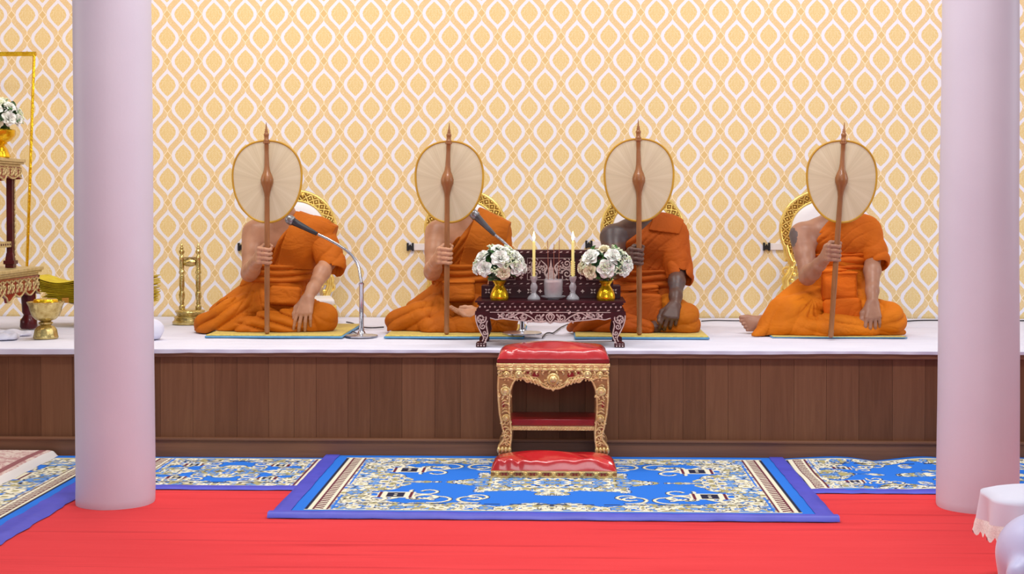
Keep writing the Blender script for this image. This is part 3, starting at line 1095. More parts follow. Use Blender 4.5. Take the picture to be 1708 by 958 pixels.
monk_b = dict(
    zt=ZM, seed=2, pelvis=J(775, 508, 7.74), chest=J(778, 408, 7.74), neck=J(776, 364, 7.72), head=J(762, 315, 7.66),
    rs=J(729, 388, 7.70), re=J(721, 454, 7.55), rw=J(727, 436, 7.34), grip=J(745.5, 427, 7.25), turn=R(8),
    ls=J(828, 388, 7.74), le=J(838, 452, 7.66), lw=J(806, 522, 7.45),
    hand=dict(fwd=(-1, -0.15, -0.05), back=(0.05, 0.35, -0.95), thumb=(0.0, 0.7, 0.6), curl=(0.25, 0.3, 0.2), spread=0.10),
    hem=(J(815, 446, 7.6), J(858, 466, 7.6)), sleeve_r=0.066, sleeve_out=V((0.015, 0, -0.02)),
    edge=(J(796, 356, 7.6), J(738, 436, 7.6)), waist_z=J(770, 457, 7.6).z, fold_w=0.2,
    strip=(J(797, 345, 7.6), J(850, 372, 7.6), J(836, 452, 7.6), J(764, 446, 7.6)),
    pouch=[(J(765, 488, 7.575), (0.085, 0.03, 0.05), R(-2))],
    legs=[dict(pts=[J(805, 522, 7.66), J(838, 536, 7.47), J(790, 547, 7.43), J(720, 548, 7.42)], r=[0.085, 0.070, 0.052, 0.048]),
          dict(pts=[J(745, 515, 7.66), J(700, 532, 7.52), J(668, 540, 7.53), J(662, 545, 7.62)], r=[0.088, 0.070, 0.058, 0.050])],
    drape=[(J(735, 484, 7.76), J(690, 514, 7.72), 0.040, 0.030), (J(730, 512, 7.6), J(740, 545, 7.45), 0.06, 0.05)],
    fold_src=[(J(735, 478, 7.6), 6.0, 0.011, 0.17), (J(690, 525, 7.5), 1, 0.013, 0.14, R(122), 46), (J(750, 540, 7.4), 1, 0.009, 0.2, R(20), 36), (J(830, 505, 7.6), 4.0, 0.007, 0.18)],
    skin=((200, 148, 116), (180, 128, 96)), robe=((188, 100, 8), (168, 85, 6)),
    label='person in orange robes seated with one upturned palm in the lap, gripping a fan')

monk_c = dict(
    zt=ZM, seed=3, pelvis=J(1078, 508, 7.74), chest=J(1076, 410, 7.74), neck=J(1074, 366, 7.72), head=J(1068, 315, 7.66),
    rs=J(1022, 396, 7.66), re=J(1026, 452, 7.50), rw=J(1045, 440, 7.34), grip=J(1064.5, 428, 7.25), delt=0.068,
    ls=J(1123, 392, 7.74), le=J(1130, 454, 7.62), lw=J(1126, 508, 7.42),
    hand=dict(fwd=(-0.32, -0.62, -0.72), back=(0.1, -0.7, 0.7), thumb=(-1, 0.0, -0.15), curl=(0.75, 0.8, 0.5), spread=0.06, scale=1.06),
    hem=(J(1108, 464, 7.6), J(1152, 477, 7.6)), sleeve_r=0.074, sleeve_out=V((0.012, 0, -0.02)),
    edge=(J(1084, 372, 7.6), J(1016, 430, 7.6)), waist_z=J(1078, 468, 7.6).z, fold_w=0.10,
    strip=(J(1098, 345, 7.6), J(1147, 362, 7.6), J(1135, 392, 7.6), J(1082, 384, 7.6)), strip_grow=0.012,
    pouch=[(J(1068, 515, 7.49), (0.112, 0.030, 0.080), R(2)), (J(1066, 490, 7.555), (0.10, 0.030, 0.030), R(-2))],
    legs=[dict(pts=[J(1112, 520, 7.64), J(1138, 535, 7.46), J(1090, 548, 7.44), J(1040, 550, 7.42)], r=[0.088, 0.080, 0.055, 0.045]),
          dict(pts=[J(1050, 520, 7.66), J(1010, 538, 7.48), J(975, 544, 7.50), J(962, 548, 7.58)], r=[0.080, 0.058, 0.048, 0.036])],
    drape=[(J(1030, 538, 7.42), J(1080, 548, 7.40), 0.05, 0.04)],
    fold_src=[(J(1100, 545, 7.42), 5.0, 0.009, 0.22), (J(1000, 540, 7.5), 1, 0.010, 0.2, R(104), 46)],
    skin=((98, 68, 58), (78, 52, 44)), robe=((180, 85, 6), (160, 70, 5)), inner_col=((188, 106, 12), (172, 86, 8)),
    tattoo=[(J(1024, 392, 7.60), (0.075, 0.09, 0.05, 0.35)), (J(1128, 490, 7.55), (0.06, 0.09, 0.09, 0.3))],
    label='dark-skinned person in deep orange robes, clenched hand on the shin, gripping a fan')

monk_d = dict(
    zt=ZS + 0.008, seed=4, pelvis=J(1398, 508, 7.72), chest=J(1398, 408, 7.74), neck=J(1394, 362, 7.72), head=J(1402, 315, 7.66),
    rs=J(1338, 392, 7.68), re=J(1347, 462, 7.52), rw=J(1373, 434, 7.34), grip=J(1393.5, 422, 7.25),
    ls=J(1446, 386, 7.74), le=J(1455, 430, 7.64), lw=J(1455, 504, 7.415), delt=0.066,
    hand=dict(fwd=(-0.06, -0.45, -0.9), back=(0.0, -0.85, 0.5), thumb=(-1, 0, 0), curl=(0.35, 0.4, 0.25), spread=0.07, scale=1.05),
    hem=(J(1432, 432, 7.6), J(1478, 466, 7.6)), sleeve_r=0.070, sleeve_out=V((0.02, 0, -0.01)),
    edge=(J(1392, 362, 7.6), J(1346, 404, 7.6)), waist_z=J(1400, 440, 7.6).z, fold_w=0.085,
    pouch=[(J(1400, 479, 7.555), (0.092, 0.028, 0.082), R(2)), (J(1405, 517, 7.47), (0.098, 0.026, 0.056), R(-3))],
    fold_w2=0,
    legs=[dict(pts=[J(1435, 520, 7.64), J(1482, 535, 7.46), J(1440, 548, 7.43), J(1380, 548, 7.40)], r=[0.090, 0.076, 0.052, 0.060]),
          dict(pts=[J(1365, 512, 7.64), J(1312, 528, 7.50), J(1290, 545, 7.48), J(1276, 552, 7.52)], r=[0.10, 0.092, 0.062, 0.040])],
    drape=[(J(1350, 490, 7.72), J(1300, 520, 7.64), 0.085, 0.06), (J(1290, 545, 7.46), J(1258, 559, 7.40), 0.045, 0.010),
           (J(1380, 545, 7.42), J(1450, 552, 7.40), 0.045, 0.035), (J(1310, 548, 7.44), J(1385, 550, 7.41), 0.050, 0.044), (J(1480, 545, 7.46), J(1508, 554, 7.48), 0.04, 0.012)],
    fold_src=[(J(1352, 485, 7.6), 5.5, 0.012, 0.20), (J(1300, 530, 7.45), 1, 0.008, 0.16, R(150), 34), (J(1400, 540, 7.4), 1, 0.010, 0.16, R(78), 52), (J(1448, 545, 7.4), 5.5, 0.010, 0.18)],
    foot=(J(1274, 538, 7.62), J(1236, 541, 7.60)), ankle=J(1290, 540, 7.62),
    skin=((170, 124, 100), (150, 104, 82)), robe=((206, 104, 6), (188, 90, 5)), lower_col=((216, 120, 10), (198, 104, 8)),
    sash_col=((220, 108, 8), (202, 92, 6)),
    tattoo=[(J(1319, 394, 7.62), (0.034, 0.10, 0.062, 1.0))],
    label='person in bright orange robes with a dark upper-arm tattoo and a bare foot showing')
MONKS = [monk_a, monk_b, monk_c, monk_d]
for P, (ma, mb_) in zip(MONKS, ((341, 571), (640, 874), (958, 1184), (1288, 1514))):
    P['matx'] = (at_y(ma, 560, 7.3).x, at_y(mb_, 560, 7.3).x)
    make_monk(P)


# ------------------------------------------------------------------ setting
def struct(name, mb, m, **k):
    o = mb.build(name, m, **k)
    o['kind'] = 'structure'
    return o


b = MB()
b.grid(lambda u, v: V((-5.5 + 11 * u, YW, -0.2 + 4.4 * v)), 2, 2)
b.box((0, YW + 0.08, 2.0), (11, 0.15, 4.4))
struct('wall_back', b, M['wall'], smooth=0)
b = MB()
b.box((0, 3.2, -0.05), (11, 11.2, 0.1))
struct('floor', b, M['carpet'], smooth=0)

# ---- the built-in stage along the wall
stage = thing('wooden_stage', 'long raised stage fronted with brown vertical planks along the wall', 'stage', (0, YF, 0))
stage['kind'] = 'structure'
b = MB()
b.box((0, (YF + YW) / 2 + 0.02, 0.25), (10.6, YW - YF - 0.05, 0.49))
b.build('stage_body', M['skirt_wood'], stage, 0)
b = MB()
x = -5.3
rw_ = random.Random(3)
while x < 5.3:
    w = rw_.choice((0.105, 0.15, 0.15, 0.155, 0.12))
    b.box((x + w / 2, YF + 0.012, 0.285), (w - 0.0008, 0.02, 0.41))
    x += w
b.build('front_panel', M['planks'], stage, 0, 0.001)
b = MB()
b.box((0, YF + 0.000, 0.494), (10.6, 0.05, 0.030))
b.build('nosing', M['skirt_wood'], stage, 0, 0.006)
b = MB()
b.box((0, YF + 0.0, 0.043), (10.6, 0.03, 0.086))
b.box((0, YF - 0.006, 0.092), (10.6, 0.038, 0.014))
b.build('skirting', M['skirt_wood'], stage, 0, 0.004)

# ---- white cloth over the stage top
def cloth_pt(u, v):
    X = -4.6 + 9.2 * u
    rk = np.sin(X * 3.1) * 0.5 + np.sin(X * 7.7 + 1) * 0.3
    if v < 0.06:                                   # the hanging hem
        t = v / 0.06
        drop = 0.017 + 0.004 * rk + (0.016 * max(0, -(X + 1.75)) ** 0.5 if X < -1.75 else 0)
        return V((X, YF - 0.034 - 0.002 * math.sin(X * 40) * (1 - t), ZS - drop * (1 - t)))
    t = (v - 0.06) / 0.94
    Y = YF - 0.032 + (YW - YF + 0.02) * t
    w = 0.0016 * math.sin(Y * 46 + 2.0 * math.sin(X * 1.3)) * (0.3 + 0.7 * math.sin(X * 0.9 + 2) ** 2)
    w += 0.002 * math.sin(X * 11 + Y * 5) * math.sin(Y * 9 + X * 2)
    edge = min(1, t * 12, (1 - t) * 12)
    heap = 0
    if X < -2.0: heap = 0.004 * abs(math.sin(X * 9 + Y * 7)) * max(0, 1 - abs(Y - 7.0) / 0.5)
    return V((X, Y, ZS - 0.001 + (w - 0.0025) * edge + heap * edge))


b = MB()
b.grid(cloth_pt, 460, 110)
o = b.build('stage_cloth', M['cloth_white'], smooth=180)
tag(o, 'white cloth spread over the whole top of the stage', 'cloth')

# ---- round columns
COLS = []
for i, (pa, pb, py, lab, sd) in enumerate(((128.5, 257.5, 838, 'pale lilac round column on the side of the golden altar tables', 1),
                                            (1563.5, 1697, 845, 'pale lilac round column behind the white lace cloth', 2))):
    pl, pr = at_z(pa, py, 0), at_z(pb, py, 0)
    c = (pl + pr) / 2
    r = (pr - pl).length / 2
    top = 4.2
    tl, tr = at_y(124.5 if i == 0 else 1573, 10, c.y), at_y(250.5 if i == 0 else 1697.5, 10, c.y)
    ct, rt = (tl + tr) / 2, (tr - tl).length / 2
    dxz, drz = (ct.x - c.x) / ct.z, (rt - r) / ct.z
    rr = random.Random(sd)
    seg = 96
    jag = [0.004 * rr.random() + 0.004 * math.sin(k * 0.4 + sd) + 0.004 for k in range(seg)]
    vs, fs = [], []
    hs = [0.0, 0.012, 0.03, 0.08] + [0.2 * k for k in range(1, 22)]
    for j, h in enumerate(hs):
        for k in range(seg):
            a = 2 * PI * k / seg
            ra = r + drz * h
            z = h
            if j == 0: z = 0.0 - 0.02
            if j == 1: z = jag[k]
            if j == 0: ra -= 0.008
            ra += 0.0012 * math.sin(h * 5 + a * 3) * (j > 2)
            vs.append(V((c.x + dxz * h + ra * math.cos(a), c.y + ra * math.sin(a), z)))
    for j in range(len(hs) - 1):
        for k in range(seg):
            q = (k + 1) % seg
            fs.append((j * seg + k, j * seg + q, (j + 1) * seg + q, (j + 1) * seg + k))
    fs.append(tuple((len(hs) - 1) * seg + k for k in range(seg)))
    b = MB()
    b.add(vs, fs)
    o = b.build('column', M['column'], smooth=50)
    o['kind'] = 'structure'
    tag(o, lab, 'column')
    COLS.append((c, r))


# ------------------------------------------------------------------ woven rugs
C_BLUE, C_CREAM, C_OLIVE = lin((46, 120, 224)), lin((236, 230, 206)), lin((176, 166, 116))
C_NAVY, C_MAROON, C_SKY, C_TAPE = lin((40, 42, 66)), lin((104, 36, 56)), lin((104, 150, 214)), lin((70, 82, 210))


def rug_pattern(L, W, cell, seed=0, ends=(True, True), margin=0.085):
    nu, nv = int(L / cell), int(W / cell)
    xs = np.linspace(-L / 2, L / 2, nu + 1)
    ys = np.linspace(-W / 2, W / 2, nv + 1)
    Xg, Yg = np.meshgrid(xs, ys)
    A, B = np.abs(Xg), np.abs(Yg)
    col = np.zeros(Xg.shape + (4,), np.float32)
    col[:] = C_BLUE

    def paint(mask, c): col[mask] = c
    z0 = np.zeros_like(A)
    n1 = vnoise(A * 34, B * 34, z0, seed + 1)
    n2 = vnoise(A * 70, B * 70, z0, seed + 2)
    n3 = vnoise(A * 20, B * 20, z0, seed + 3)
    n4 = vnoise(A * 48, B * 48, z0, seed + 4)
    orn = np.zeros(A.shape, bool)
    hl, hw = L / 2 - margin, W / 2 - margin * 0.55
    bw = 0.13 * min(1, W / 1.2)                    # border of flowers
    ex, ey = hl - A, hw - B                        # distance in from the edge
    inside = (ex > 0) & (ey > 0)
    border = inside & ((ey < bw + 0.035 * np.sin(A * 22) * (n3 > 0.2)) | (ex < bw * 1.7))
    # corner sprays reaching into the field
    sp = (ex - bw * 1.7) / 0.30 + (ey - bw) / 0.19
    spray = inside & (sp < 0.75 + 0.35 * np.sin(A * 26 + B * 18) + 0.5 * (n3 - 0.5))
    # palmettes at the two ends and the medallion in the middle
    pal = inside & ((((ex - bw * 1.7) / 0.13) ** 2 + (B / (0.19 * W / 1.2)) ** 2) < 1 + 0.5 * (n3 - 0.5))
    th = np.arctan2(Yg * 1.6, Xg)
    rad = np.sqrt((Xg / (0.46 * L / 2.1)) ** 2 + (Yg / (0.26 * W / 1.25)) ** 2)
    med = rad < 0.86 + 0.16 * np.cos(th * 8) + 0.25 * (n3 - 0.5)
    tip = (np.abs(A - 0.56 * L / 2.1) / 0.07 + B / 0.028) < 1.1 + 0.6 * (n1 - 0.5)
    orn = (border | spray | pal | med | tip) & inside
    # ornament: cream ground, olive shading, navy outlines, blue blossoms
    paint(orn, C_CREAM)
    paint(orn & (n1 > 0.60), C_OLIVE)
    paint(orn & (n4 > 0.70) & (n2 > 0.42), C_SKY)
    paint(orn & (np.abs(n1 - 0.42) < 0.030), C_NAVY)
    paint(orn & (n3 < 0.22) & (n2 > 0.3), C_SKY)
    paint(orn & (np.abs(n4 - 0.30) < 0.03) & (n2 > 0.4), C_NAVY)
    paint(orn & (n4 < 0.15), C_BLUE)
    sh = orn.copy()
    er = orn & np.roll(orn, 1, 0) & np.roll(orn, -1, 0) & np.roll(orn, 1, 1) & np.roll(orn, -1, 1)
    paint(orn & ~er & (n2 > 0.35), C_NAVY)

    def stroke(pts, w, c, c2=None):
        """Draw a ribbon with a dark outline, mirrored to all four quarters."""
        for (px_, py_) in pts:
            for sx in (-1, 1):
                for sy in (-1, 1):
                    i0, j0 = (sx * px_ + L / 2) / L * nu, (sy * py_ + W / 2) / W * nv
                    rr_ = int(w / cell) + 2
                    ia, ib = max(0, int(i0) - rr_), min(nu + 1, int(i0) + rr_ + 2)
                    ja, jb = max(0, int(j0) - rr_), min(nv + 1, int(j0) + rr_ + 2)
                    if ia >= ib or ja >= jb: continue
                    d = np.hypot(xs[ia:ib][None, :] - sx * px_, ys[ja:jb][:, None] - sy * py_)
                    col[ja:jb, ia:ib][d < w] = c

    def scroll(x0, y0, a0, r0, turns, sgn, shrink=0.7):
        out = []
        n = 90
        a, x_, y_ = a0, x0, y0
        for k in range(n):
            t = k / n
            r_ = r0 * (1 - shrink * t)
            st = turns * 2 * PI * r0 / n * (1 - 0.55 * t)
            a += sgn * st / r_
            x_ += st * math.cos(a); y_ += st * math.sin(a)
            out.append((x_, y_))
        return out
    k = W / 1.25
    lines = []
    for (fx, a0, s) in ((0.30, 0.3, 1), (0.52, 2.8, -1), (0.68, 0.2, 1), (0.80, 2.7, -1)):
        lines.append(scroll(fx * hl, (hw - bw) * 0.94, a0 - PI * 0.5 * 0, 0.075 * k, 0.9, -s))
        lines.append(scroll(fx * hl + 0.05, (hw - bw) * 0.80, a0 + 2.4, 0.060 * k, 0.9, s))
    for (fy, s) in ((0.30, 1), (0.62, -1)):
        lines.append(scroll(hl - bw * 1.7 - 0.16, fy * hw, 1.2 * s, 0.07 * k, 0.9, s))
        lines.append(scroll(hl - bw * 1.7 - 0.05, fy * hw + 0.04, 2.4 * s, 0.06 * k, 0.9, -s))
    for l in lines: stroke(l, 0.0098 * max(k, .7), C_NAVY)
    for l in lines: stroke([(p[0] + 0.002, p[1] - 0.002) for p in l], 0.0062 * max(k, .7), C_CREAM)
    # rosettes with petals along the border and in the medallion
    def rosette(x0, y0, r0, cc):
        for q in range(7):
            a = q / 7 * 2 * PI
            stroke([(x0 + r0 * 0.62 * math.cos(a), y0 + r0 * 0.62 * math.sin(a))], r0 * 0.42, C_NAVY)
        for q in range(7):
            a = q / 7 * 2 * PI
            stroke([(x0 + r0 * 0.62 * math.cos(a), y0 + r0 * 0.62 * math.sin(a))], r0 * 0.33, cc)
        stroke([(x0, y0)], r0 * 0.3, C_OLIVE)
    step = 0.17 * max(k, .6)
    xx = step * 0.5
    q = 0
    while xx < hl - 0.1:
        rosette(xx, hw - bw * 0.45, 0.034 * max(k, .6), C_SKY if q % 2 else C_CREAM)
        xx += step; q += 1
    yy = 0.06
    while yy < hw - 0.08:
        rosette(hl - bw * 1.15, yy, 0.036 * max(k, .6), C_CREAM if q % 2 else C_SKY)
        yy += step; q += 1
    for (a_, b_) in ((0.0, 0.0), (0.16, 0.07), (0.2, 0.0), (0.30, 0.05)):
        rosette(a_ * L / 2.1, b_ * k, 0.036 * k, C_SKY)
    for sy_ in (1,):
        ca, cb = hl - bw * 1.7 - 0.10, 0.27 * k
        fr = (np.abs(A - ca) < 0.075 * k) & (np.abs(B - cb) < 0.055 * k)
        paint(fr & inside, C_CREAM)
        paint(fr & inside & (np.abs(np.abs(A - ca) - 0.062 * k) < 0.006), C_MAROON)
        paint((np.abs(A - ca) < 0.035 * k) & (np.abs(B - cb) < 0.045 * k) & inside, C_NAVY)
        paint((np.abs(A - ca) < 0.006) & (np.abs(B - cb) < 0.035 * k) & inside & (np.sin(B * 200) > 0), C_CREAM)
    # straight frames: dashed navy line inside the border, comb band and white lines at the short ends
    paint(inside & (np.abs(ey - bw) < 0.006) & (np.sin(A * 60) > -0.4) & (A < hl * 0.8), C_NAVY)
    e = hl - A
    for s_, on in ((-1, ends[0]), (1, ends[1])):
        if not on: continue
        side = (np.sign(Xg) == s_) & inside
        paint(side & (e < 0.012), C_NAVY)
        paint(side & (e >= 0.012) & (e < 0.030), C_CREAM)
        comb = side & (e >= 0.030) & (e < 0.072)
        paint(comb, C_MAROON)
        paint(comb & ((Yg * 30 + e * 14) % 1.0 < 0.45) & (e > 0.036), C_CREAM)
        paint(side & (e >= 0.072) & (e < 0.084), C_CREAM)
        paint(side & (e >= 0.084) & (e < 0.090), C_MAROON)
        paint(side & (e >= 0.100) & (e < 0.106) & (np.sin(Yg * 9) > -0.55), C_BLUE)
    paint(inside & (ey < 0.007), C_NAVY)
    paint(inside & (ey >= 0.007) & (ey < 0.014), C_CREAM)
    return nu, nv, xs, ys, col


def make_rug(name, label, c, L, W, cell, thick=0.008, seed=0, lengthwise=False, wave=0.0, ends=(True, True), margin=0.085, group='blue rugs'):
    nu, nv, xs, ys, col = rug_pattern(L, W, cell, seed, ends, margin)
    Xg, Yg = np.meshgrid(xs, ys)
    wz = wave * (np.abs(np.sin(Xg * 7 + seed)) * np.exp(-((Yg - W / 2) / 0.10) ** 2) + 0.25 * np.sin(Xg * 9 + Yg * 8) ** 2)
    Zg = np.full(Xg.shape, thick) + wz
    px, py = (Xg, Yg) if not lengthwise else (-Yg, Xg)
    n = (nu + 1) * (nv + 1)
    top = np.stack([px + c[0], py + c[1], Zg + c[2]], -1).reshape(-1, 3)
    w = nu + 1
    idx = np.arange(n).reshape(nv + 1, nu + 1)
    quads = np.stack([idx[:-1, :-1], idx[:-1, 1:], idx[1:, 1:], idx[1:, :-1]], -1).reshape(-1, 4)
    rim = np.concatenate([idx[0, :], idx[1:, -1], idx[-1, -2::-1], idx[-2:0:-1, 0]])
    low = top[rim].copy()
    low[:, 2] = c[2] + 0.0005
    m = len(rim)
    side = np.stack([np.arange(m) + n, (np.arange(m) + 1) % m + n, rim[(np.arange(m) + 1) % m], rim], -1)
    vs = np.concatenate([top, low])
    Q = np.concatenate([quads, side]).astype(np.int32)
    me = bpy.data.meshes.new(name)
    me.vertices.add(len(vs))
    me.vertices.foreach_set('co', vs.astype(np.float32).ravel())
    me.loops.add(len(Q) * 4)
    me.loops.foreach_set('vertex_index', Q.ravel())
    me.polygons.add(len(Q))
    me.polygons.foreach_set('loop_start', np.arange(0, len(Q) * 4, 4, dtype=np.int32))
    me.polygons.foreach_set('loop_total', np.full(len(Q), 4, np.int32))
    me.update(calc_edges=True)
    ca = me.color_attributes.new('weave', 'FLOAT_COLOR', 'POINT')
    full = np.concatenate([col.reshape(-1, 4), col.reshape(-1, 4)[rim]])
    ca.data.foreach_set('color', full.astype(np.float32).ravel())
    o = put(name, me, M['rug'], None, 0, 0, (c[0], c[1], c[2]))
    tag(o, label, 'rug', group)
    return o


def tape(parent, p, q, w, lift, wob=0.004, seed=0):
    """A strip of adhesive tape pressed over a rug's edge and down on the carpet."""
    p, q = V(p), V(q)
    d = (q - p)
    s = V((-d.y, d.x, 0)).normalized()
    n = max(8, int(d.length / 0.05))
    rr = random.Random(seed)
    js = [wob * (rr.random() - 0.5) for _ in range(n + 1)]
    ju = [0.0018 * rr.random() for _ in range(n + 1)]
    b = MB()

    def f(u, v):
        i = round(u * n)
        x = (v - 0.5) * w + js[i] * (1 if v in (0, 1) else 0)
        z = lift if v > 0.2 else 0.003
        return p + d * u + s * x + V((0, 0, z + ju[i]))
    b.grid(f, n, 4)
    return b.build('edge_tape', M['tape'], parent, 180, fix=False)


rx0, rx1 = -1.085, 1.025
ry0, ry1 = 5.44, 6.70
rc = ((rx0 + rx1) / 2, (ry0 + ry1) / 2, 0.010)
main_rug = make_rug('rug', 'large blue rug with a cream floral medallion under the red kneeling bench', rc, rx1 - rx0, ry1 - ry0, 0.0042, 0.010, 3, margin=0.10)
tape(main_rug, (rx1 + 0.028, ry0 + 0.004, 0), (rx0 - 0.028, ry0 + 0.004, 0), -0.046, 0.0225, seed=1)
tape(main_rug, (rx0 + 0.012, ry1, 0), (rx0 + 0.012, ry0 + 0.03, 0), 0.085, 0.022, seed=2)
tape(main_rug, (rx1 - 0.012, ry0 + 0.03, 0), (rx1 - 0.012, ry1, 0), 0.085, 0.022, seed=3)
yl = at_z(400, 817, 0).y
rl = make_rug('rug', 'narrow blue rug along the stage foot by the golden altar side, partly behind the column', ((-1.96 - 0.98) / 2, (yl + 6.70) / 2 + 0.01, 0.001), 0.96, 6.69 - yl, 0.005, 0.006, 11, margin=0.05)
tape(rl, (-0.97, yl + 0.005, 0), (-1.95, yl + 0.005, 0), -0.06, 0.010, seed=4)
yr = at_z(1450, 823, 0).y
rr_ = make_rug('rug', 'narrow blue rug along the stage foot beside the column near the lace cloth', (1.82, (yr + 6.70) / 2 + 0.01, 0.001), 1.66, 6.69 - yr, 0.005, 0.006, 12, margin=0.05, wave=0.018)
tape(rr_, (2.6, yr + 0.005, 0), (1.0, yr + 0.005, 0), -0.06, 0.010, seed=5)
rs_ = make_rug('rug', 'blue rug with a maroon comb border at its end, partly under the pink rug', (-3.32, 5.80, 0.004), 2.64, 1.78, 0.0062, 0.008, 14, margin=0.10)
tape(rs_, (-2.01, 4.0, 0), (-2.01, 6.1, 0), 0.10, 0.014, 0.012, seed=6)


def pink_rug():
    m, nt, bs = new_mat('pink_carved_rug')
    v = coords(nt)
    n = noise(nt, v, 26, 4, 0.7, 1.0)
    c = ramp(nt, n, [(0.42, lin((190, 140, 140))), (0.5, lin((216, 190, 182))), (0.58, lin((226, 208, 198)))])
    sep = nt.nodes.new('ShaderNodeSeparateXYZ')
    nt.links.new(v, sep.inputs[0])
    rim = NX(nt, sep.outputs[0]).gt(0.47)
    line = (NX(nt, sep.outputs[0]) - 0.43).abs().lt(0.018)
    c = mixc(nt, line, c, lin((150, 92, 96)))
    c = mixc(nt, rim, c, lin((228, 222, 220)))
    nt.links.new(c, bs.inputs['Base Color'])
    bs.inputs['Roughness'].default_value = 0.95
    bump(nt, bs, noise(nt, v, 300, 2), 0.5, 0.004)
    return m


xr = -2.36
b = MB()
prof = [(0.0, 0.0), (0.012, 0.010), (0.006, 0.022), (-0.02, 0.027)]


def pr_pt(u, v):
    Y = 4.3 + 2.38 * u
    X = xr - 1.1 * (1 - v)
    z = 0.040 if v < 0.97 else 0.040 - 0.024 * ((v - 0.97) / 0.03) ** 2
    return V((X + 0.004 * math.sin(Y * 30) * (v > 0.9), Y, z + 0.002 * math.sin(Y * 9)))


b.grid(pr_pt, 80, 60, flip=True)
n0 = len(b.v)
for i in range(80):
    a_, b_ = pr_pt(i / 80, 1), pr_pt((i + 1) / 80, 1)
    b.add([a_, b_, V((b_.x + 0.004, b_.y, 0.013)), V((a_.x + 0.004, a_.y, 0.013))], [(0, 1, 2, 3)])
o = b.build('rug', pink_rug(), smooth=180, loc=(xr - 0.5, 5.5, 0.012), fix=False)
tag(o, 'pink and cream rug with a thick white edge lying on top of the blue rug', 'rug')


# ------------------------------------------------------------------ ornament helpers
def spiral(c, r0, turns, a0, sgn, n=26, ratio=0.12):
    return [(c[0] + (r0 * (1 - (1 - ratio) * t / n)) * math.cos(a0 + sgn * turns * 2 * PI * t / n),
             c[1] + (r0 * (1 - (1 - ratio) * t / n)) * math.sin(a0 + sgn * turns * 2 * PI * t / n)) for t in range(n + 1)]


def relief(mb, pts2, o, ex, ez, r, mi=0, seg=6, taper=False):
    o, ex, ez = V(o), V(ex), V(ez)
    P3 = [o + ex * p[0] + ez * p[1] for p in pts2]
    leaf = 3 <= len(P3) <= 4
    if 3 <= len(P3) < 12 and (P3[0] - P3[-1]).length > 1e-6:
        fine = []
        for i in range(len(P3) - 1):
            a, b_, c, d = P3[max(i - 1, 0)], P3[i], P3[i + 1], P3[min(i + 2, len(P3) - 1)]
            for k in range(5):
                t = k / 5
                fine.append(.5 * (2 * b_ + (c - a) * t + (2 * a - 5 * b_ + 4 * c - d) * t * t + (3 * b_ - a - 3 * c + d) * t ** 3))
        P3 = fine + [P3[-1]]
    n = len(P3)
    rad = r
    if leaf:
        rad = [r * (.35 + 1.0 * math.sin(PI * min(1, (i + 1) / n) ** .8)) for i in range(n)]
    elif taper:
        rad = [r * (1 - 0.5 * i / n) for i in range(n)]
    mb.tube(P3, rad, seg, mi)


def cabriole_outline(w_top, w_mid, w_ankle, w_foot, H, side):
    """Front outline of a curved leg; side = -1 for the left leg (outer edge to -x)."""
    out = [(0.00, H), (-0.010, H * 0.86), (-0.006, H * 0.66), (0.014, H * 0.42), (0.030, H * 0.26), (0.028, H * 0.16), (0.006, H * 0.07), (0.0, 0)]
    return out


# ------------------------------------------------------------------ red and gold kneeling bench
def ft(px, py, Y): return at_y(px, py, Y)


SY0, SY1 = 6.38, 6.665
zs_ = at_y(923, 607, SY0).z          # underside of the cushion's red tray
xl, xr_ = at_y(829.5, 640, SY0).x, at_y(1016, 640, SY0).x
bench = thing('kneeling_bench', 'gilded red bench with a glossy red cushion standing on the central rug against the stage', 'bench', ((xl + xr_) / 2, (SY0 + SY1) / 2, 0.0102))
bz = 0.0102 + 0.010
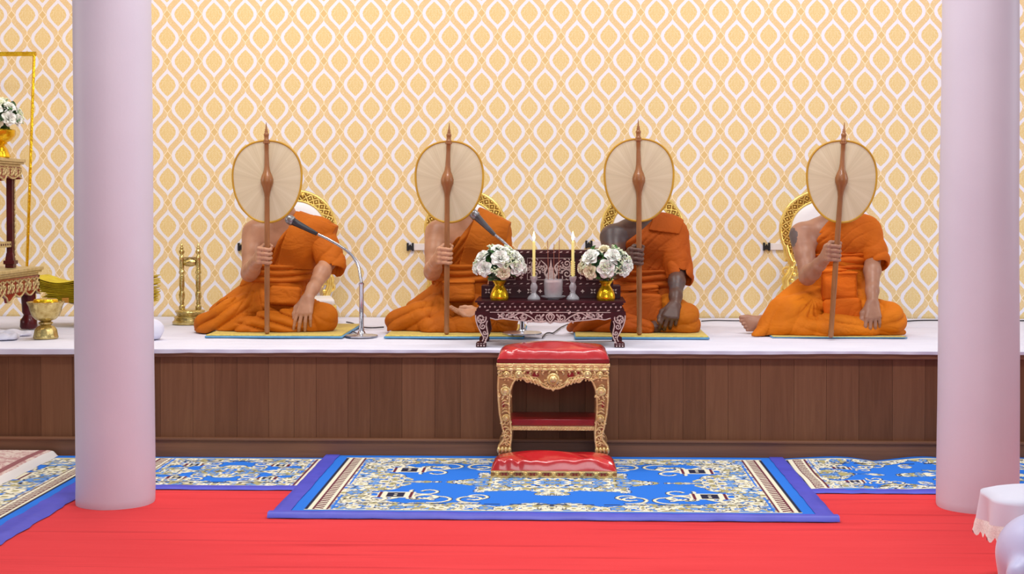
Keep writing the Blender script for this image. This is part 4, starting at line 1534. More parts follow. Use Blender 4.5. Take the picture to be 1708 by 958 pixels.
# legs, each with its carved front
Hleg = at_y(923, 652, SY0).z
zap = at_y(923, 628, SY0).z
legw = at_y(851, 700, SY0).x - xl
for fx, s in ((xl, 1), (xr_, -1)):
    for yy, front in ((SY0, True), (SY1 - 0.045, False)):
        H = zap - bz
        oz = bz
        k = s
        out = [(0.000, 1.0), (-.002, .88), (0.000, .74), (0.005, .60), (0.016, .46), (0.026, .37), (0.024, .32), (0.010, .27), (0.002, .245), (-.001, .20), (0.004, .185), (0.004, .0)]
        inn = [(0.056, .0), (0.056, .185), (0.060, .20), (0.062, .25), (0.066, .33), (0.066, .42), (0.060, .55), (0.058, .70), (0.062, .84), (0.078, .94), (0.105, 1.0)]
        poly = [(k * a, c_ * H) for a, c_ in out] + [(k * a, c_ * H) for a, c_ in inn]
        if s < 0: poly = poly[::-1]
        b = MB()
        b.prism(poly, (fx, yy, oz), (1, 0, 0), (0, 0, 1), (0, 0.045, 0), 2)
        if front:
            q0 = V((fx, yy - 0.002, oz))
            ex = V((k, 0, 0))
            for cz, rr in ((0.84, 0.022), (0.55, 0.018)):
                c0 = (0.036 if cz > .6 else 0.040, cz * H)
                b.lathe([(rr, 0), (rr, 0.004), (rr * .8, 0.008), (rr * .55, 0.006), (rr * .45, 0.012), (0.001, 0.014)], q0 + ex * c0[0] + V((0, 0, c0[1])), 14, (0, -1, 0))
                for t in range(7):
                    a = PI * (0.1 + t / 6 * 1.4)
                    relief(b, [(c0[0] + rr * 1.1 * math.cos(a), c0[1] - rr * 0.6 - rr * 1.1 * math.sin(a) * .4), (c0[0] + rr * 1.5 * math.cos(a + .3), c0[1] - rr * 1.0 - rr * 1.6 * math.sin(a) * .5)], q0, ex, (0, 0, 1), 0.004)
            edge = [(a + 0.006, c_ * H) for a, c_ in out]
            relief(b, edge, q0, ex, (0, 0, 1), 0.0045)
            relief(b, [(a - 0.005, c_ * H) for a, c_ in inn], q0, ex, (0, 0, 1), 0.0045)
            for cz in (0.27, 0.33, 0.40):
                relief(b, spiral((0.045, cz * H), 0.014, 1.1, 0, 1), q0, ex, (0, 0, 1), 0.0035)
            for t in range(8):
                cz = .26 + .085 * t
                relief(b, [(.020, cz * H), (.034, cz * H + .010), (.050, cz * H + .004), (.058, cz * H - .012)], q0, ex, (0, 0, 1), 0.0034, taper=True)
                relief(b, [(.022, cz * H + .014), (.030, cz * H + .022), (.046, cz * H + .018)], q0, ex, (0, 0, 1), 0.003, taper=True)
            for t in range(4):
                b.ball(q0 + ex * (0.007 + 0.016 * t) + V((0, -0.004, .205 * H)), (0.0085, 0.012, 0.015))
            for cz in (0.69, 0.43):          # red openings of the carving
                p_ = [(0.018, cz * H), (0.030, cz * H - 0.012), (0.034, cz * H + 0.006), (0.028, cz * H + 0.020)]
                if s > 0: p_ = p_[::-1][::-1]
                b.prism(p_ if s > 0 else p_[::-1], q0 + V((0, -0.0015, 0)), ex, (0, 0, 1), (0, 0.002, 0), 1)
        b.build('leg', [M['stool_gold'], M['stool_red'], M['stool_ground']], bench, 50, 0.002)
# scalloped carved apron
apx0, apx1 = xl + 0.004, xr_ - 0.004
Wd = apx1 - apx0
zt_, = (at_y(923, 618, SY0).z,)
lowc = [(0.0, 0.66), (0.10, 0.70), (0.14, 0.58), (0.175, 0.63), (0.22, 0.70), (0.27, 0.64), (0.30, 0.58), (0.35, 0.56), (0.40, 0.24), (0.455, 0.10), (0.485, 0.12), (0.50, 0.0)]
zlow = at_y(923, 654, SY0).z
Hh = zt_ - zlow


def lowz(t):
    t = t if t <= .5 else 1 - t
    for (a, c_), (d_, e_) in zip(lowc, lowc[1:]):
        if t <= d_: return zlow + Hh * (c_ + (e_ - c_) * (t - a) / (d_ - a)) * 0.86
    return zlow


for yy, nm in ((SY0 + 0.003, True), (SY1 - 0.03, False)):
    b = MB()
    N = 60
    poly = [(Wd * i / N, lowz(i / N)) for i in range(N + 1)] + [(Wd, zt_), (0, zt_)]
    b.prism(poly, (apx0, yy, 0), (1, 0, 0), (0, 0, 1), (0, 0.025, 0), 2)
    if nm:
        q0 = V((apx0, yy - 0.002, 0))
        relief(b, [(Wd * i / N, lowz(i / N) + 0.006) for i in range(N + 1)], q0, (1, 0, 0), (0, 0, 1), 0.006)
        relief(b, [(Wd * i / N, lowz(i / N) + 0.018) for i in range(N + 1)], q0, (1, 0, 0), (0, 0, 1), 0.003)
        cz = zlow + Hh * 0.52
        rr = 0.026
        b.lathe([(rr, 0), (rr * 1.1, 0.004), (rr * .85, 0.010), (rr * .7, 0.008), (rr * .6, 0.016), (0.002, 0.022)], q0 + V((Wd / 2, 0, cz + 0.006)), 18, (0, -1, 0))
        for t in range(11):
            a = PI + PI * t / 10
            relief(b, [(Wd / 2 + 0.028 * math.cos(a), cz + 0.028 * math.sin(a)), (Wd / 2 + 0.040 * math.cos(a), cz + 0.040 * math.sin(a))], q0, (1, 0, 0), (0, 0, 1), 0.005)
        for s in (-1, 1):
            for t, (dx_, rr) in enumerate(((0.165, 0.020), (0.225, 0.016))):
                b.lathe([(rr, 0), (rr, 0.004), (rr * .7, 0.009), (rr * .5, 0.007), (0.002, 0.013)], q0 + V((Wd / 2 + s * dx_ * Wd / .53, 0, zlow + Hh * .80)), 14, (0, -1, 0))
                for u in range(6):
                    a = PI * 1.05 + PI * .9 * u / 5
                    relief(b, [(Wd / 2 + s * dx_ * Wd / .53 + 0.022 * math.cos(a), zlow + Hh * .80 + 0.022 * math.sin(a)), (Wd / 2 + s * dx_ * Wd / .53 + 0.030 * math.cos(a), zlow + Hh * .80 + 0.030 * math.sin(a))], q0, (1, 0, 0), (0, 0, 1), 0.004)
            for t in range(9):                     # fringe of small leaves under the cornice
                x0 = Wd / 2 + s * (0.012 + 0.028 * t)
                relief(b, [(x0, zt_ - .004), (x0 + s * .007, zt_ - .013), (x0 + s * .003, zt_ - .022)], q0, (1, 0, 0), (0, 0, 1), 0.0045, taper=True)
            for t in range(5):
                relief(b, spiral((Wd / 2 + s * (.145 + .022 * t), zlow + Hh * (.66 + .05 * t)), .011, 1.1, t, s), q0, (1, 0, 0), (0, 0, 1), 0.0032)
            for t in range(6):                     # leaves sweeping down to the middle
                x0 = Wd / 2 + s * (0.045 + 0.016 * t)
                relief(b, [(x0, cz - 0.030 + 0.006 * t), (x0 + s * 0.012, cz - 0.012 + 0.006 * t), (x0 + s * 0.020, cz + 0.010 + 0.004 * t)], q0, (1, 0, 0), (0, 0, 1), 0.0045, taper=True)
            relief(b, [(p[0], p[1]) for p in spiral((Wd / 2 + s * 0.115, cz + 0.006), 0.020, 1.2, PI / 2, s)], q0, (1, 0, 0), (0, 0, 1), 0.0045)
            for (x0, z0, sz) in ((0.078, 0.024, 0.016), (0.108, 0.034, 0.010), (0.205, 0.036, 0.012)):   # red openings
                p_ = [(-sz, 0), (-0.3 * sz, -0.9 * sz), (sz, -0.1 * sz), (0.6 * sz, 0.8 * sz), (-0.5 * sz, 0.7 * sz)]
                b.prism(p_, q0 + V((Wd / 2 + s * x0, -0.0015, cz + z0)), (1, 0, 0), (0, 0, 1), (0, 0.002, 0), 1)
    b.build('apron', [M['stool_gold'], M['stool_red'], M['stool_ground']], bench, 50)
for xx in (xl + 0.012, xr_ - 0.036):
    b = MB()
    b.prism([(0.03, zt_ - 0.07), (SY1 - SY0 - 0.03, zt_ - 0.07), (SY1 - SY0 - 0.03, zt_), (0.03, zt_)], (xx, SY0, 0), (0, 1, 0), (0, 0, 1), (0.024, 0, 0))
    b.build('side_rail', M['stool_gold'], bench, 40, 0.002)
# cornice, red tray and cushion
b = MB()
zc0, zc1 = zt_ - 0.002, zs_
for (z0, z1, e) in ((zc0, zc0 + (zc1 - zc0) * .55, 0.000), (zc0 + (zc1 - zc0) * .55, zc1, 0.004)):
    b.box(((xl + xr_) / 2, (SY0 + SY1) / 2, (z0 + z1) / 2), (xr_ - xl + 2 * e, SY1 - SY0 + 2 * e - 0.002, z1 - z0))
N = 13
for i in range(N):
    X = xl + 0.02 + (xr_ - xl - 0.04) * i / (N - 1)
    b.ball((X, SY0 - 0.001, zc0 + 0.004), (0.019, 0.005, 0.008), 0, 8, 5)
    b.box((X, SY0 - 0.002, zc0 + 0.018), (0.022, 0.004, 0.004))
b.build('cornice', M['stool_gold'], bench, 40, 0.002)
b = MB()
ztr = at_y(923, 599, SY0).z
b.box(((xl + xr_) / 2, (SY0 + SY1) / 2, (zs_ + ztr) / 2), (xr_ - xl + 0.004, SY1 - SY0 - 0.002, ztr - zs_))
b.build('cushion_tray', M['stool_red'], bench, 40, 0.004)


def cushion(cx, y0, y1, w, z0, zf, zc, wr=1.0, seed=0):
    """Domed vinyl pad: z0 underside, zf height of the front lip, zc crown."""
    b = MB()
    n, m = 64, 40
    rr = random.Random(seed)
    ph = [rr.random() * 6 for _ in range(6)]

    def f(u, v):
        a, c_ = 2 * u - 1, 2 * v - 1
        sx = math.copysign(abs(a) ** 0.8, a)
        X = cx + w / 2 * a
        Y = (y0 + y1) / 2 + (y1 - y0) / 2 * c_
        ex = max(0.0, 1 - abs(a) ** 14) ** 0.5
        ey = max(0.0, 1 - abs(c_) ** 16) ** 0.5
        e = ex * ey
        dome = (1 - a * a * 0.8) * (1 - max(0.0, c_ - .1) ** 2 * 0.8) * min(1.0, (c_ + 1) / .9) ** .8
        z = z0 + e * ((zf - z0) + (zc - zf) * dome)
        cr = max(0.0, abs(a) - .15) * max(0.0, -c_ - .1)
        pk = wr * e * (0.010 * cr * math.sin(a * 19 + abs(a) * c_ * 12 + ph[0]) + 0.0022 * math.sin(a * 5 + c_ * 3 + ph[1]) + 0.004 * (c_ < -.8) * abs(math.sin(a * 7 + ph[2])))
        inset = 0.010 * (1 - e)
        return V((X, Y, z + pk))
    b.grid(f, n, m)
    b.grid(lambda u, v: V((cx + w / 2 * (2 * u - 1), (y0 + y1) / 2 + (y1 - y0) / 2 * (2 * v - 1), z0)), 1, 1, flip=True)
    return b


cz_front = at_y(923, 585, SY0).z
crown = at_y(923, 569.5, SY1 - 0.12).z
cushion((xl + xr_) / 2, SY0 + 0.001, SY1 - 0.002, xr_ - xl - 0.004, ztr - 0.001, cz_front - 0.001, crown, 0.8, 4).build('cushion', M['red_vinyl'], bench, 180, fix=False)
b = MB()
zsh = at_y(923, 706, SY0 + 0.03).z
b.box(((xl + xr_) / 2, (SY0 + SY1) / 2 + 0.01, zsh), (xr_ - xl - 0.10, SY1 - SY0 - 0.05, 0.030))
b.build('shelf', M['stool_red'], bench, 40, 0.002)
b = MB()
b.box(((xl + xr_) / 2, SY0 + 0.022, zsh - 0.022), (xr_ - xl - 0.11, 0.016, 0.017))
for i in range(30):
    X = xl + 0.065 + (xr_ - xl - 0.13) * i / 29
    b.tube([(X - 0.006, SY0 + 0.013, zsh - 0.029), (X + 0.006, SY0 + 0.013, zsh - 0.015)], 0.003, 6)
b.build('rail', M['stool_gold'], bench, 40)

# ---- low padded step in front of it
fy0, fy1 = 6.175, 6.362
fl, fr_ = at_y(818.5, 795, fy0).x, at_y(1029, 795, fy0).x
fz0 = 0.0202
fzt = at_y(923, 786, fy0).z
step = thing('padded_kneeler', 'low gilded kneeler with a wrinkled red cushion in front of the bench', 'kneeler', ((fl + fr_) / 2, (fy0 + fy1) / 2, fz0))
b = MB()
b.box(((fl + fr_) / 2, (fy0 + fy1) / 2, (fz0 + fzt) / 2), (fr_ - fl, fy1 - fy0, fzt - fz0), None, 2)
N = 9
hgt = fzt - fz0
for i in range(N):
    X = fl + 0.028 + (fr_ - fl - 0.056) * i / (N - 1)
    zc_ = fz0 + hgt * .5
    if i % 1 == 0:
        rr = hgt * 0.36
        b.lathe([(rr, 0), (rr, 0.003), (rr * .75, 0.007), (rr * .5, 0.005), (rr * .4, 0.009), (0.001, 0.010)], (X, fy0 - 0.001, zc_), 14, (0, -1, 0))
        for t in range(4):
            a = PI / 4 + PI / 2 * t
            relief(b, [(X + rr * math.cos(a), zc_ + rr * math.sin(a)), (X + rr * 1.7 * math.cos(a), zc_ + rr * 1.2 * math.sin(a))], (0, fy0 - 0.002, 0), (1, 0, 0), (0, 0, 1), 0.004)
    if i < N - 1:
        X2 = X + (fr_ - fl - 0.056) / (N - 1) / 2
        for s in (-1, 1):
            p_ = [(0, 0), (s * 0.010, -0.008), (s * 0.011, 0.008)]
            if s < 0: p_ = p_[::-1]
            b.prism(p_, (X2, fy0 - 0.0015, zc_), (1, 0, 0), (0, 0, 1), (0, 0.002, 0), 1)
for zz in (fz0 + 0.004, fzt - 0.004):
    b.box(((fl + fr_) / 2, fy0 - 0.001, zz), (fr_ - fl, 0.005, 0.006))
b.build('carved_base', [M['stool_gold'], M['stool_red'], M['stool_ground']], step, 45)
fcf = at_y(923, 772, fy0).z
fcc = at_y(923, 752, fy1 - 0.07).z
cushion((fl + fr_) / 2, fy0 + 0.003, fy1, fr_ - fl - 0.004, fzt - 0.001, fcf, fcc, 1.7, 9).build('cushion', M['red_vinyl'], step, 180, fix=False)


# ------------------------------------------------------------------ sitting mats
def mat_mesh(x0, x1, y0, y1, z0, th, name, label, group, thin=False):
    t = thing(name, label, 'mat', ((x0 + x1) / 2, (y0 + y1) / 2, z0), group)
    b = MB()
    b.box(((x0 + x1) / 2, (y0 + y1) / 2, z0 + th * .3), (x1 - x0, y1 - y0, th * .6))
    b.build('blue_underside', M['mat_blue'], t, 40, th * .25)
    b = MB()
    b.box(((x0 + x1) / 2, (y0 + y1) / 2, z0 + th * .72), (x1 - x0 - 0.012, y1 - y0 - 0.012, th * .5))
    b.build('brocade_top', M['mat_yellow'], t, 40, th * .22)
    return t


G_MAT = 'brocade sitting mats'
for (pa, pb, lab, th, yy0) in (
        (341, 571, 'yellow brocade mat with blue edge under the person beside the gold twin-post stand', 0.0175, 7.22),
        (640, 874, 'yellow brocade mat with blue edge under the person with the upturned palm', 0.0175, 7.22),
        (958, 1184, 'yellow brocade mat with blue edge under the dark-skinned person', 0.0175, 7.22),
        (1288, 1514, 'thin yellow mat barely showing under the person in bright orange', 0.0075, 7.32)):
    a, c = at_y(pa, 564, yy0), at_y(pb, 564, yy0)
    mat_mesh(a.x, c.x, yy0, yy0 + 0.70, ZS, th, 'sitting_mat', lab, G_MAT)


# ------------------------------------------------------------------ gilded low chairs behind the people
def chair_proto(label):
    t = thing('gilded_floor_chair', label, 'chair', (0, 0, 0), 'gilded chairs behind the people')
    H0 = 0.10                                          # seat height above the stage
    b = MB()
    b.box((0, -0.06, H0 - 0.02), (0.44, 0.34, 0.05))
    for i in range(15):
        b.ball((-0.20 + 0.4 * i / 14, -0.232, H0 - 0.02), (0.012, 0.005, 0.016), 0, 8, 5)
    b.build('seat_frame', M['gold'], t, 40, 0.006)
    b = MB()
    b.box((0, -0.06, H0 + 0.022), (0.42, 0.33, 0.040))
    b.build('seat_cushion', M['cushion_white'], t, 60, 0.014)
    for sx in (-1, 1):
        for sy in (-0.21, 0.09):
            b = MB()
            b.lathe([(0.016, 0), (0.022, 0.012), (0.016, 0.025), (0.024, 0.045), (0.020, 0.06)], (sx * 0.19, sy, 0), 12)
            b.build('leg', M['gold'], t, 40)
    ca, rx, rz = 0.530, 0.207, 0.197                   # centre height and radii of the ring's middle line
    yb = 0.125
    # ring of the backrest with its pierced border
    n = 72
    E = lambda k, r: V(((rx + r) * math.sin(2 * PI * k / n), yb, ca + (rz + r) * math.cos(2 * PI * k / n)))
    b = MB()
    vs, fs = [], []
    for k in range(n):
        for (r, dy) in ((-0.028, -0.006), (0.028, -0.006), (0.028, 0.012), (-0.028, 0.012)):
            vs.append(E(k, r) + V((0, dy, 0)))
    for k in range(n):
        q = (k + 1) % n
        for e in range(4):
            fs.append((k * 4 + e, k * 4 + (e + 1) % 4, q * 4 + (e + 1) % 4, q * 4 + e))
    b.add(vs, fs, 1)
    b.tube([E(k, 0.028) + V((0, -0.006, 0)) for k in range(n)], 0.0095, 8, 0, closed=True)
    b.tube([E(k, -0.028) + V((0, -0.006, 0)) for k in range(n)], 0.0065, 8, 0, closed=True)
    m_ = 30
    Em = lambda k, r: V(((rx + r) * math.sin(2 * PI * k / m_), yb - 0.010, ca + (rz + r) * math.cos(2 * PI * k / m_)))
    for k in range(m_):
        b.tube([Em(k, -0.023), Em(k + .5, 0.0), Em(k + 1, 0.022)], 0.0042, 6)
        b.tube([Em(k, 0.022), Em(k + .5, 0.0), Em(k + 1, -0.023)], 0.0042, 6)
        b.ball(Em(k, 0), 0.0065, 0, 6, 4)
        b.ball(Em(k + .5, 0.020), 0.005, 0, 6, 4)
        b.ball(Em(k + .5, -0.021), 0.005, 0, 6, 4)
    fr_o = b.build('backrest_frame', [M['gold'], M['shade_gold']], t, 50)
    b = MB()
    for k, (dx, dz, s) in enumerate(((0, .03, 1), (-.028, .018, .8), (.028, .018, .8), (-.014, -.01, .8), (.014, -.01, .8), (0, 0, 1), (0, .052, .7), (-.042, 0, .6), (.042, 0, .6))):
        b.ball((dx, yb - 0.014, ca + rz + 0.004 + dz * .7), (0.015 * s, 0.012, 0.018 * s), 0, 8, 6)
    b.build('crest', M['gold'], fr_o, 50)
    b = MB()
    N2 = 48
    prof = [(1.0, 0.0), (0.98, -0.010), (0.9, -0.018), (0.7, -0.024), (0.35, -0.027), (0.02, -0.028)]
    vs = []
    for f_, dy in prof:
        for i in range(N2):
            a = 2 * PI * i / N2
            vs.append(V(((rx - 0.029) * f_ * math.sin(a), yb + dy + 0.004, ca + (rz - 0.029) * f_ * math.cos(a))))
    fs = [(j * N2 + i, j * N2 + (i + 1) % N2, (j + 1) * N2 + (i + 1) % N2, (j + 1) * N2 + i) for j in range(len(prof) - 1) for i in range(N2)]
    fs += [tuple((len(prof) - 1) * N2 + i for i in range(N2)), tuple(range(N2 - 1, -1, -1))]
    b.add(vs, fs)
    b.build('backrest_cushion', M['cushion_white'], t, 60)
    # scrolled supports between ring and seat
    for s in (-1, 1):
        b = MB()
        o = V((0, yb - 0.004, 0))
        path = [(s * 0.205, ca - 0.09), (s * 0.192, ca - 0.15), (s * 0.165, ca - 0.20), (s * 0.178, ca - 0.25), (s * 0.205, ca - 0.29), (s * 0.200, ca - 0.34), (s * 0.17, H0 + 0.02)]
        b.tube([(p[0], yb, p[1]) for p in path], [0.018, 0.022, 0.020, 0.022, 0.024, 0.022, 0.02], 8)
        for (cx, cz, r0, a0, sg) in ((0.175, -0.185, 0.032, 0, 1), (0.200, -0.245, 0.030, PI, -1), (0.180, -0.305, 0.034, 0, 1), (0.205, -0.345, 0.026, PI / 2, -1), (0.150, -0.245, 0.028, PI / 2, 1)):
            relief(b, spiral((s * cx, ca + cz), r0, 1.4, a0 if s > 0 else PI - a0, sg * s), o, (1, 0, 0), (0, 0, 1), 0.008, taper=True)
        for i in range(6):
            b.ball((s * (0.155 + 0.012 * (i % 2)), yb - 0.016, ca - 0.19 - 0.035 * i), (0.012, 0.01, 0.014), 0, 8, 5)
        b.build('scroll_support', M['gold'], t, 50)
    return t


def copy_tree(root, loc, rz, label):
    r = root.copy()
    COL.objects.link(r)
    r.location = loc
    r.rotation_euler = (0, 0, rz)
    r['label'] = label
    for ch in list(root.children):
        c = ch.copy()
        COL.objects.link(c)
        c.parent = r
        for g in list(ch.children):
            d = g.copy()
            COL.objects.link(d)
            d.parent = c
    return r


CH = [(498, R(12), 'white-cushioned gilded round-back chair behind the person beside the twin-post stand'),
      (776, 0.0, 'white-cushioned gilded round-back chair behind the person with the upturned palm'),
      (1072, 0.0, 'white-cushioned gilded round-back chair behind the dark-skinned person'),
      (1370, R(-4), 'white-cushioned gilded round-back chair behind the person with the upper-arm tattoo')]
proto = None
for px, rz, lab in CH:
    p = at_y(px, 380, 8.33)
    loc = (p.x, 8.245, ZS)
    if proto is None:
        proto = chair_proto(lab)
        proto.location = loc
        proto.rotation_euler = (0, 0, rz)
    else:
        copy_tree(proto, loc, rz, lab)


# ------------------------------------------------------------------ long-handled palm fans
def fan(top, boss, bot, left, right, ytop, ybot, label, Y=7.25):
    zb = ZM if label.find('bright') < 0 else ZS + 0.008
    pb = at_y(bot[0], bot[1], Y)
    pb.z = zb + 0.001
    pt, pm = at_y(top[0], top[1], Y), at_y(boss[0], boss[1], Y)
    t = thing('hand_fan', label, 'fan', pb, 'round ceremonial fans')
    L = (pt - pb).length

    def axis(s):                                   # 0 bottom .. 1 top, through the boss
        sm = (pm.z - pb.z) / (pt.z - pb.z)
        z = pb.z + (pt.z - pb.z) * s
        if s < sm: x = pb.x + (pm.x - pb.x) * s / sm
        else: x = pm.x + (pt.x - pm.x) * (s - sm) / (1 - sm)
        return V((x, Y, z)), sm
    sm = axis(0)[1]
    prof = [(0, .008), (.006, .0125), (.012, .0145), (.02, .0125), (.028, .0155), (.036, .0125), (.05, .013), (.30, .0138), (.5, .0135), (sm - .075, .0125),
            (sm - .055, .015), (sm - .030, .0225), (sm - .008, .0315), (sm + .010, .0325), (sm + .030, .026), (sm + .050, .0165), (sm + .075, .0125), (.86, .0105), (.905, .0115),
            (.909, .0145), (.916, .0145), (.92, .0112), (.935, .0118), (.940, .0138), (.946, .0125), (.951, .0078), (.956, .0095), (.960, .0066), (.965, .0076), (.969, .0048), (.983, .0030), (1, .0010)]
    b = MB()
    pts = [axis(s)[0] for s, r in prof]
    b.tube(pts, [r for s, r in prof], 20)
    b.build('handle', M['handle_wood'], t, 60)
    # leaf outline: rounded, wider above its middle
    Yf = Y + 0.020
    c = at_y((left + right) / 2, (ytop + ybot) / 2, Yf)
    a_ = (at_y(right, 300, Yf).x - at_y(left, 300, Yf).x) / 2
    h_ = (at_y(boss[0], ytop, Yf).z - at_y(boss[0], ybot, Yf).z) / 2
    n = 96
    out = []
    for k in range(n):
        th = 2 * PI * k / n
        cs, sn = math.cos(th), math.sin(th)
        e = 2.0 / 2.25
        x = math.copysign(abs(cs) ** e, cs)
        z = math.copysign(abs(sn) ** e, sn)
        x *= 1 + 0.10 * z - 0.06 * z * z * (1 if z < 0 else 0.4)
        out.append((x * a_ / 1.015, z * h_))
    b = MB()
    cc = V((pm.x, Yf, pm.z))
    rings = 10
    vs = []
    for j in range(rings + 1):
        f_ = j / rings
        for k in range(n):
            x = cc.x + (c.x + out[k][0] - cc.x) * max(f_, 0.02)
            z = cc.z + (c.z + out[k][1] - cc.z) * max(f_, 0.02)
            vs.append(V((x, Yf - 0.003 + 0.010 * f_ * f_ + 0.0008 * math.sin(k * PI) , z)))
    m1 = len(vs)
    fs = [(j * n + k, (j + 1) * n + k, (j + 1) * n + (k + 1) % n, j * n + (k + 1) % n) for j in range(rings) for k in range(n)]
    fs.append(tuple(range(n)))
    vs += [v + V((0, 0.004, 0)) for v in vs]
    fs += [tuple(i + m1 for i in f[::-1]) for f in fs]
    b.add(vs, fs)
    o = b.build('fan_leaf', M['fan_leaf'], t, 60)
    off = cc - V(pb)
    o.data.transform(Matrix.Translation(-off))
    o.location = off
    ORG[o.name] = cc
    b = MB()
    b.tube([V((c.x + x, Yf + 0.009, c.z + z)) for x, z in out], 0.0058, 8, closed=True)
    b.build('rim_binding', M['fan_rim'], o, 180)
    b = MB()
    for s in (.91, .95): pass
    p_, _ = axis(0.905)
    b.lathe([(0.0165, 0), (0.0175, 0.005), (0.0165, 0.010)], p_ - V((0, 0, 0.006)), 16)
    b.build('collar', M['handle_wood'], t, 60)


fan((444, 204), (445.5, 303), (445.5, 561), 387, 503, 235, 371, 'round palm-leaf fan covering the face of the person beside the gold twin-post stand')
fan((749.5, 205), (746, 303), (745, 561), 692.5, 806, 236, 371, 'round palm-leaf fan covering the face of the person with an upturned palm')
fan((1064.5, 199), (1065.5, 301), (1066.5, 563), 1008, 1124, 232, 369, 'round palm-leaf fan covering the face of the dark-skinned person')
fan((1408.5, 204), (1403.5, 301), (1385.5, 562), 1346, 1463, 235, 371, 'round palm-leaf fan on a leaning handle, held by the person in bright orange')


# ------------------------------------------------------------------ microphones on stands
def mic_stand(name_label, base_px, pole_x, pole_top, lift, neck, mic0, mic1, Yb, Ym, base_r, handle_mat):
    bp = at_y(base_px[0], base_px[1], Yb)
    bp.z = ZS + 0.001 + lift
    t = thing('microphone_stand', name_label, 'microphone', bp, 'microphones on gooseneck stands')
    b = MB()
    b.lathe([(base_r, 0), (base_r, 0.006), (base_r * .96, 0.009), (0.03, 0.012), (0.02, 0.02), (0.016, 0.03)], bp, 40)
    b.build('base', M['steel'], t, 40)
    pt = at_y(pole_x, pole_top, Yb)
    b = MB()
    z0, z1 = bp.z + 0.012, pt.z
    b.lathe([(0.0135, 0), (0.0135, (z1 - z0) * .14), (0.0118, (z1 - z0) * .15), (0.0115, (z1 - z0) * .94), (0.0135, (z1 - z0) * .95), (0.0135, z1 - z0)], (bp.x, bp.y, z0), 18)
    b.build('pole', M['steel'], t, 40)
    b = MB()
    n = len(neck)
    pts = [V((bp.x, bp.y, z1))]
    for i, q in enumerate(neck):
        pts.append(at_y(q[0], q[1], Yb + (Ym - Yb) * (i + 1) / n))
    b.tube(pts, 0.0078, 10)
    e = pts[-1]
    b.build('gooseneck', M['steel'], t, 60)
    a, c = at_y(mic0[0], mic0[1], Ym), at_y(mic1[0], mic1[1], Ym - 0.01)
    d = (c - a)
    L = d.length
    b = MB()
    b.lathe([(0.0085, -0.014), (0.0105, -0.012), (0.0105, 0.0), (0.0115, 0.002), (0.0135, L * .25), (0.0175, L * .62), (0.020, L * .78), (0.022, L * .80)], a, 20, d)
    m_ = b.build('microphone_body', handle_mat, t, 50)
    b = MB()
    b.lathe([(0.022, L * .80), (0.0255, L * .82), (0.0255, L * .86), (0.025, L * .92), (0.024, L * .98), (0.019, L * 1.04), (0.010, L * 1.075), (0.002, L * 1.085)], a, 20, d)
    b.build('grille', M['mesh_steel'], m_, 50)
    return t


mic_stand('silver microphone stand with a black microphone, standing between two sitting mats', (603, 561), 601, 472, 0.0,
          [(600.5, 458), (598.5, 446), (594, 436), (587, 426), (577, 417), (563, 408), (547, 399), (531, 391.5)], (525, 388.5), (480, 365), 7.31, 7.42, 0.084, M['dark_grey'])
mic_stand('microphone with a grey handle on a stand half hidden by the inlaid table', (871, 562), 871, 470, 0.0178,
          [(869.5, 455), (867, 443), (862, 432), (856, 422), (848, 411.5), (838, 402), (826, 392.5)], (822, 389), (788, 355), 7.30, 7.42, 0.10, M['mid_grey'])


# ------------------------------------------------------------------ inlaid table in front of the people
TY0, TY1 = 6.815, 7.155
tl_, tr_ = at_y(792.5, 505, TY0).x, at_y(1043.5, 505, TY0).x
ztop = at_y(918, 502.5, TY0).z
tc = (tl_ + tr_) / 2
TW = tr_ - tl_
table = thing('inlaid_table', 'low maroon table with pearl inlay holding the flowers and candles', 'table', (tc, (TY0 + TY1) / 2, ZS))
z1 = at_y(918, 520, TY0).z
b = MB()
hN = ztop - z1
for (f0, f1, e) in ((0.0, 0.22, 0.004), (0.22, 0.62, -0.006), (0.62, 0.84, 0.000), (0.84, 1.0, 0.010)):
    b.box((tc, (TY0 + TY1) / 2, z1 + hN * (f0 + f1) / 2), (TW - 0.02 + 2 * e, TY1 - TY0 - 0.02 + 2 * e, hN * (f1 - f0) + 0.0004))
N = 29
for i in range(N):
    X = tl_ + 0.022 + (TW - 0.044) * i / (N - 1)
    s = 0.0062
    zc_ = z1 + hN * .43
    b.prism([(0, -s), (s * .85, 0), (0, s), (-s * .85, 0)], (X, TY0 + 0.015, zc_), (1, 0, 0), (0, 0, 1), (0, 0.003, 0), 1)
    if i % 1 == 0 and i < N - 1:
        X += (TW - .044) / (N - 1) / 2
        for zz, q in ((z1 + hN * .10, 1), (z1 + hN * .74, -1)):
            if (i + (q > 0)) % 2: continue
            b.prism([(-.008, -.003), (.004, -.002), (.009, .003), (-.002, .002)], (X, TY0 + (0.005 if q > 0 else 0.009), zz), (1, 0, 0), (0, 0, 1), (0, 0.003, 0), 1)
b.build('tabletop', [M['altar_lacquer'], M['pearl']], table, 40)
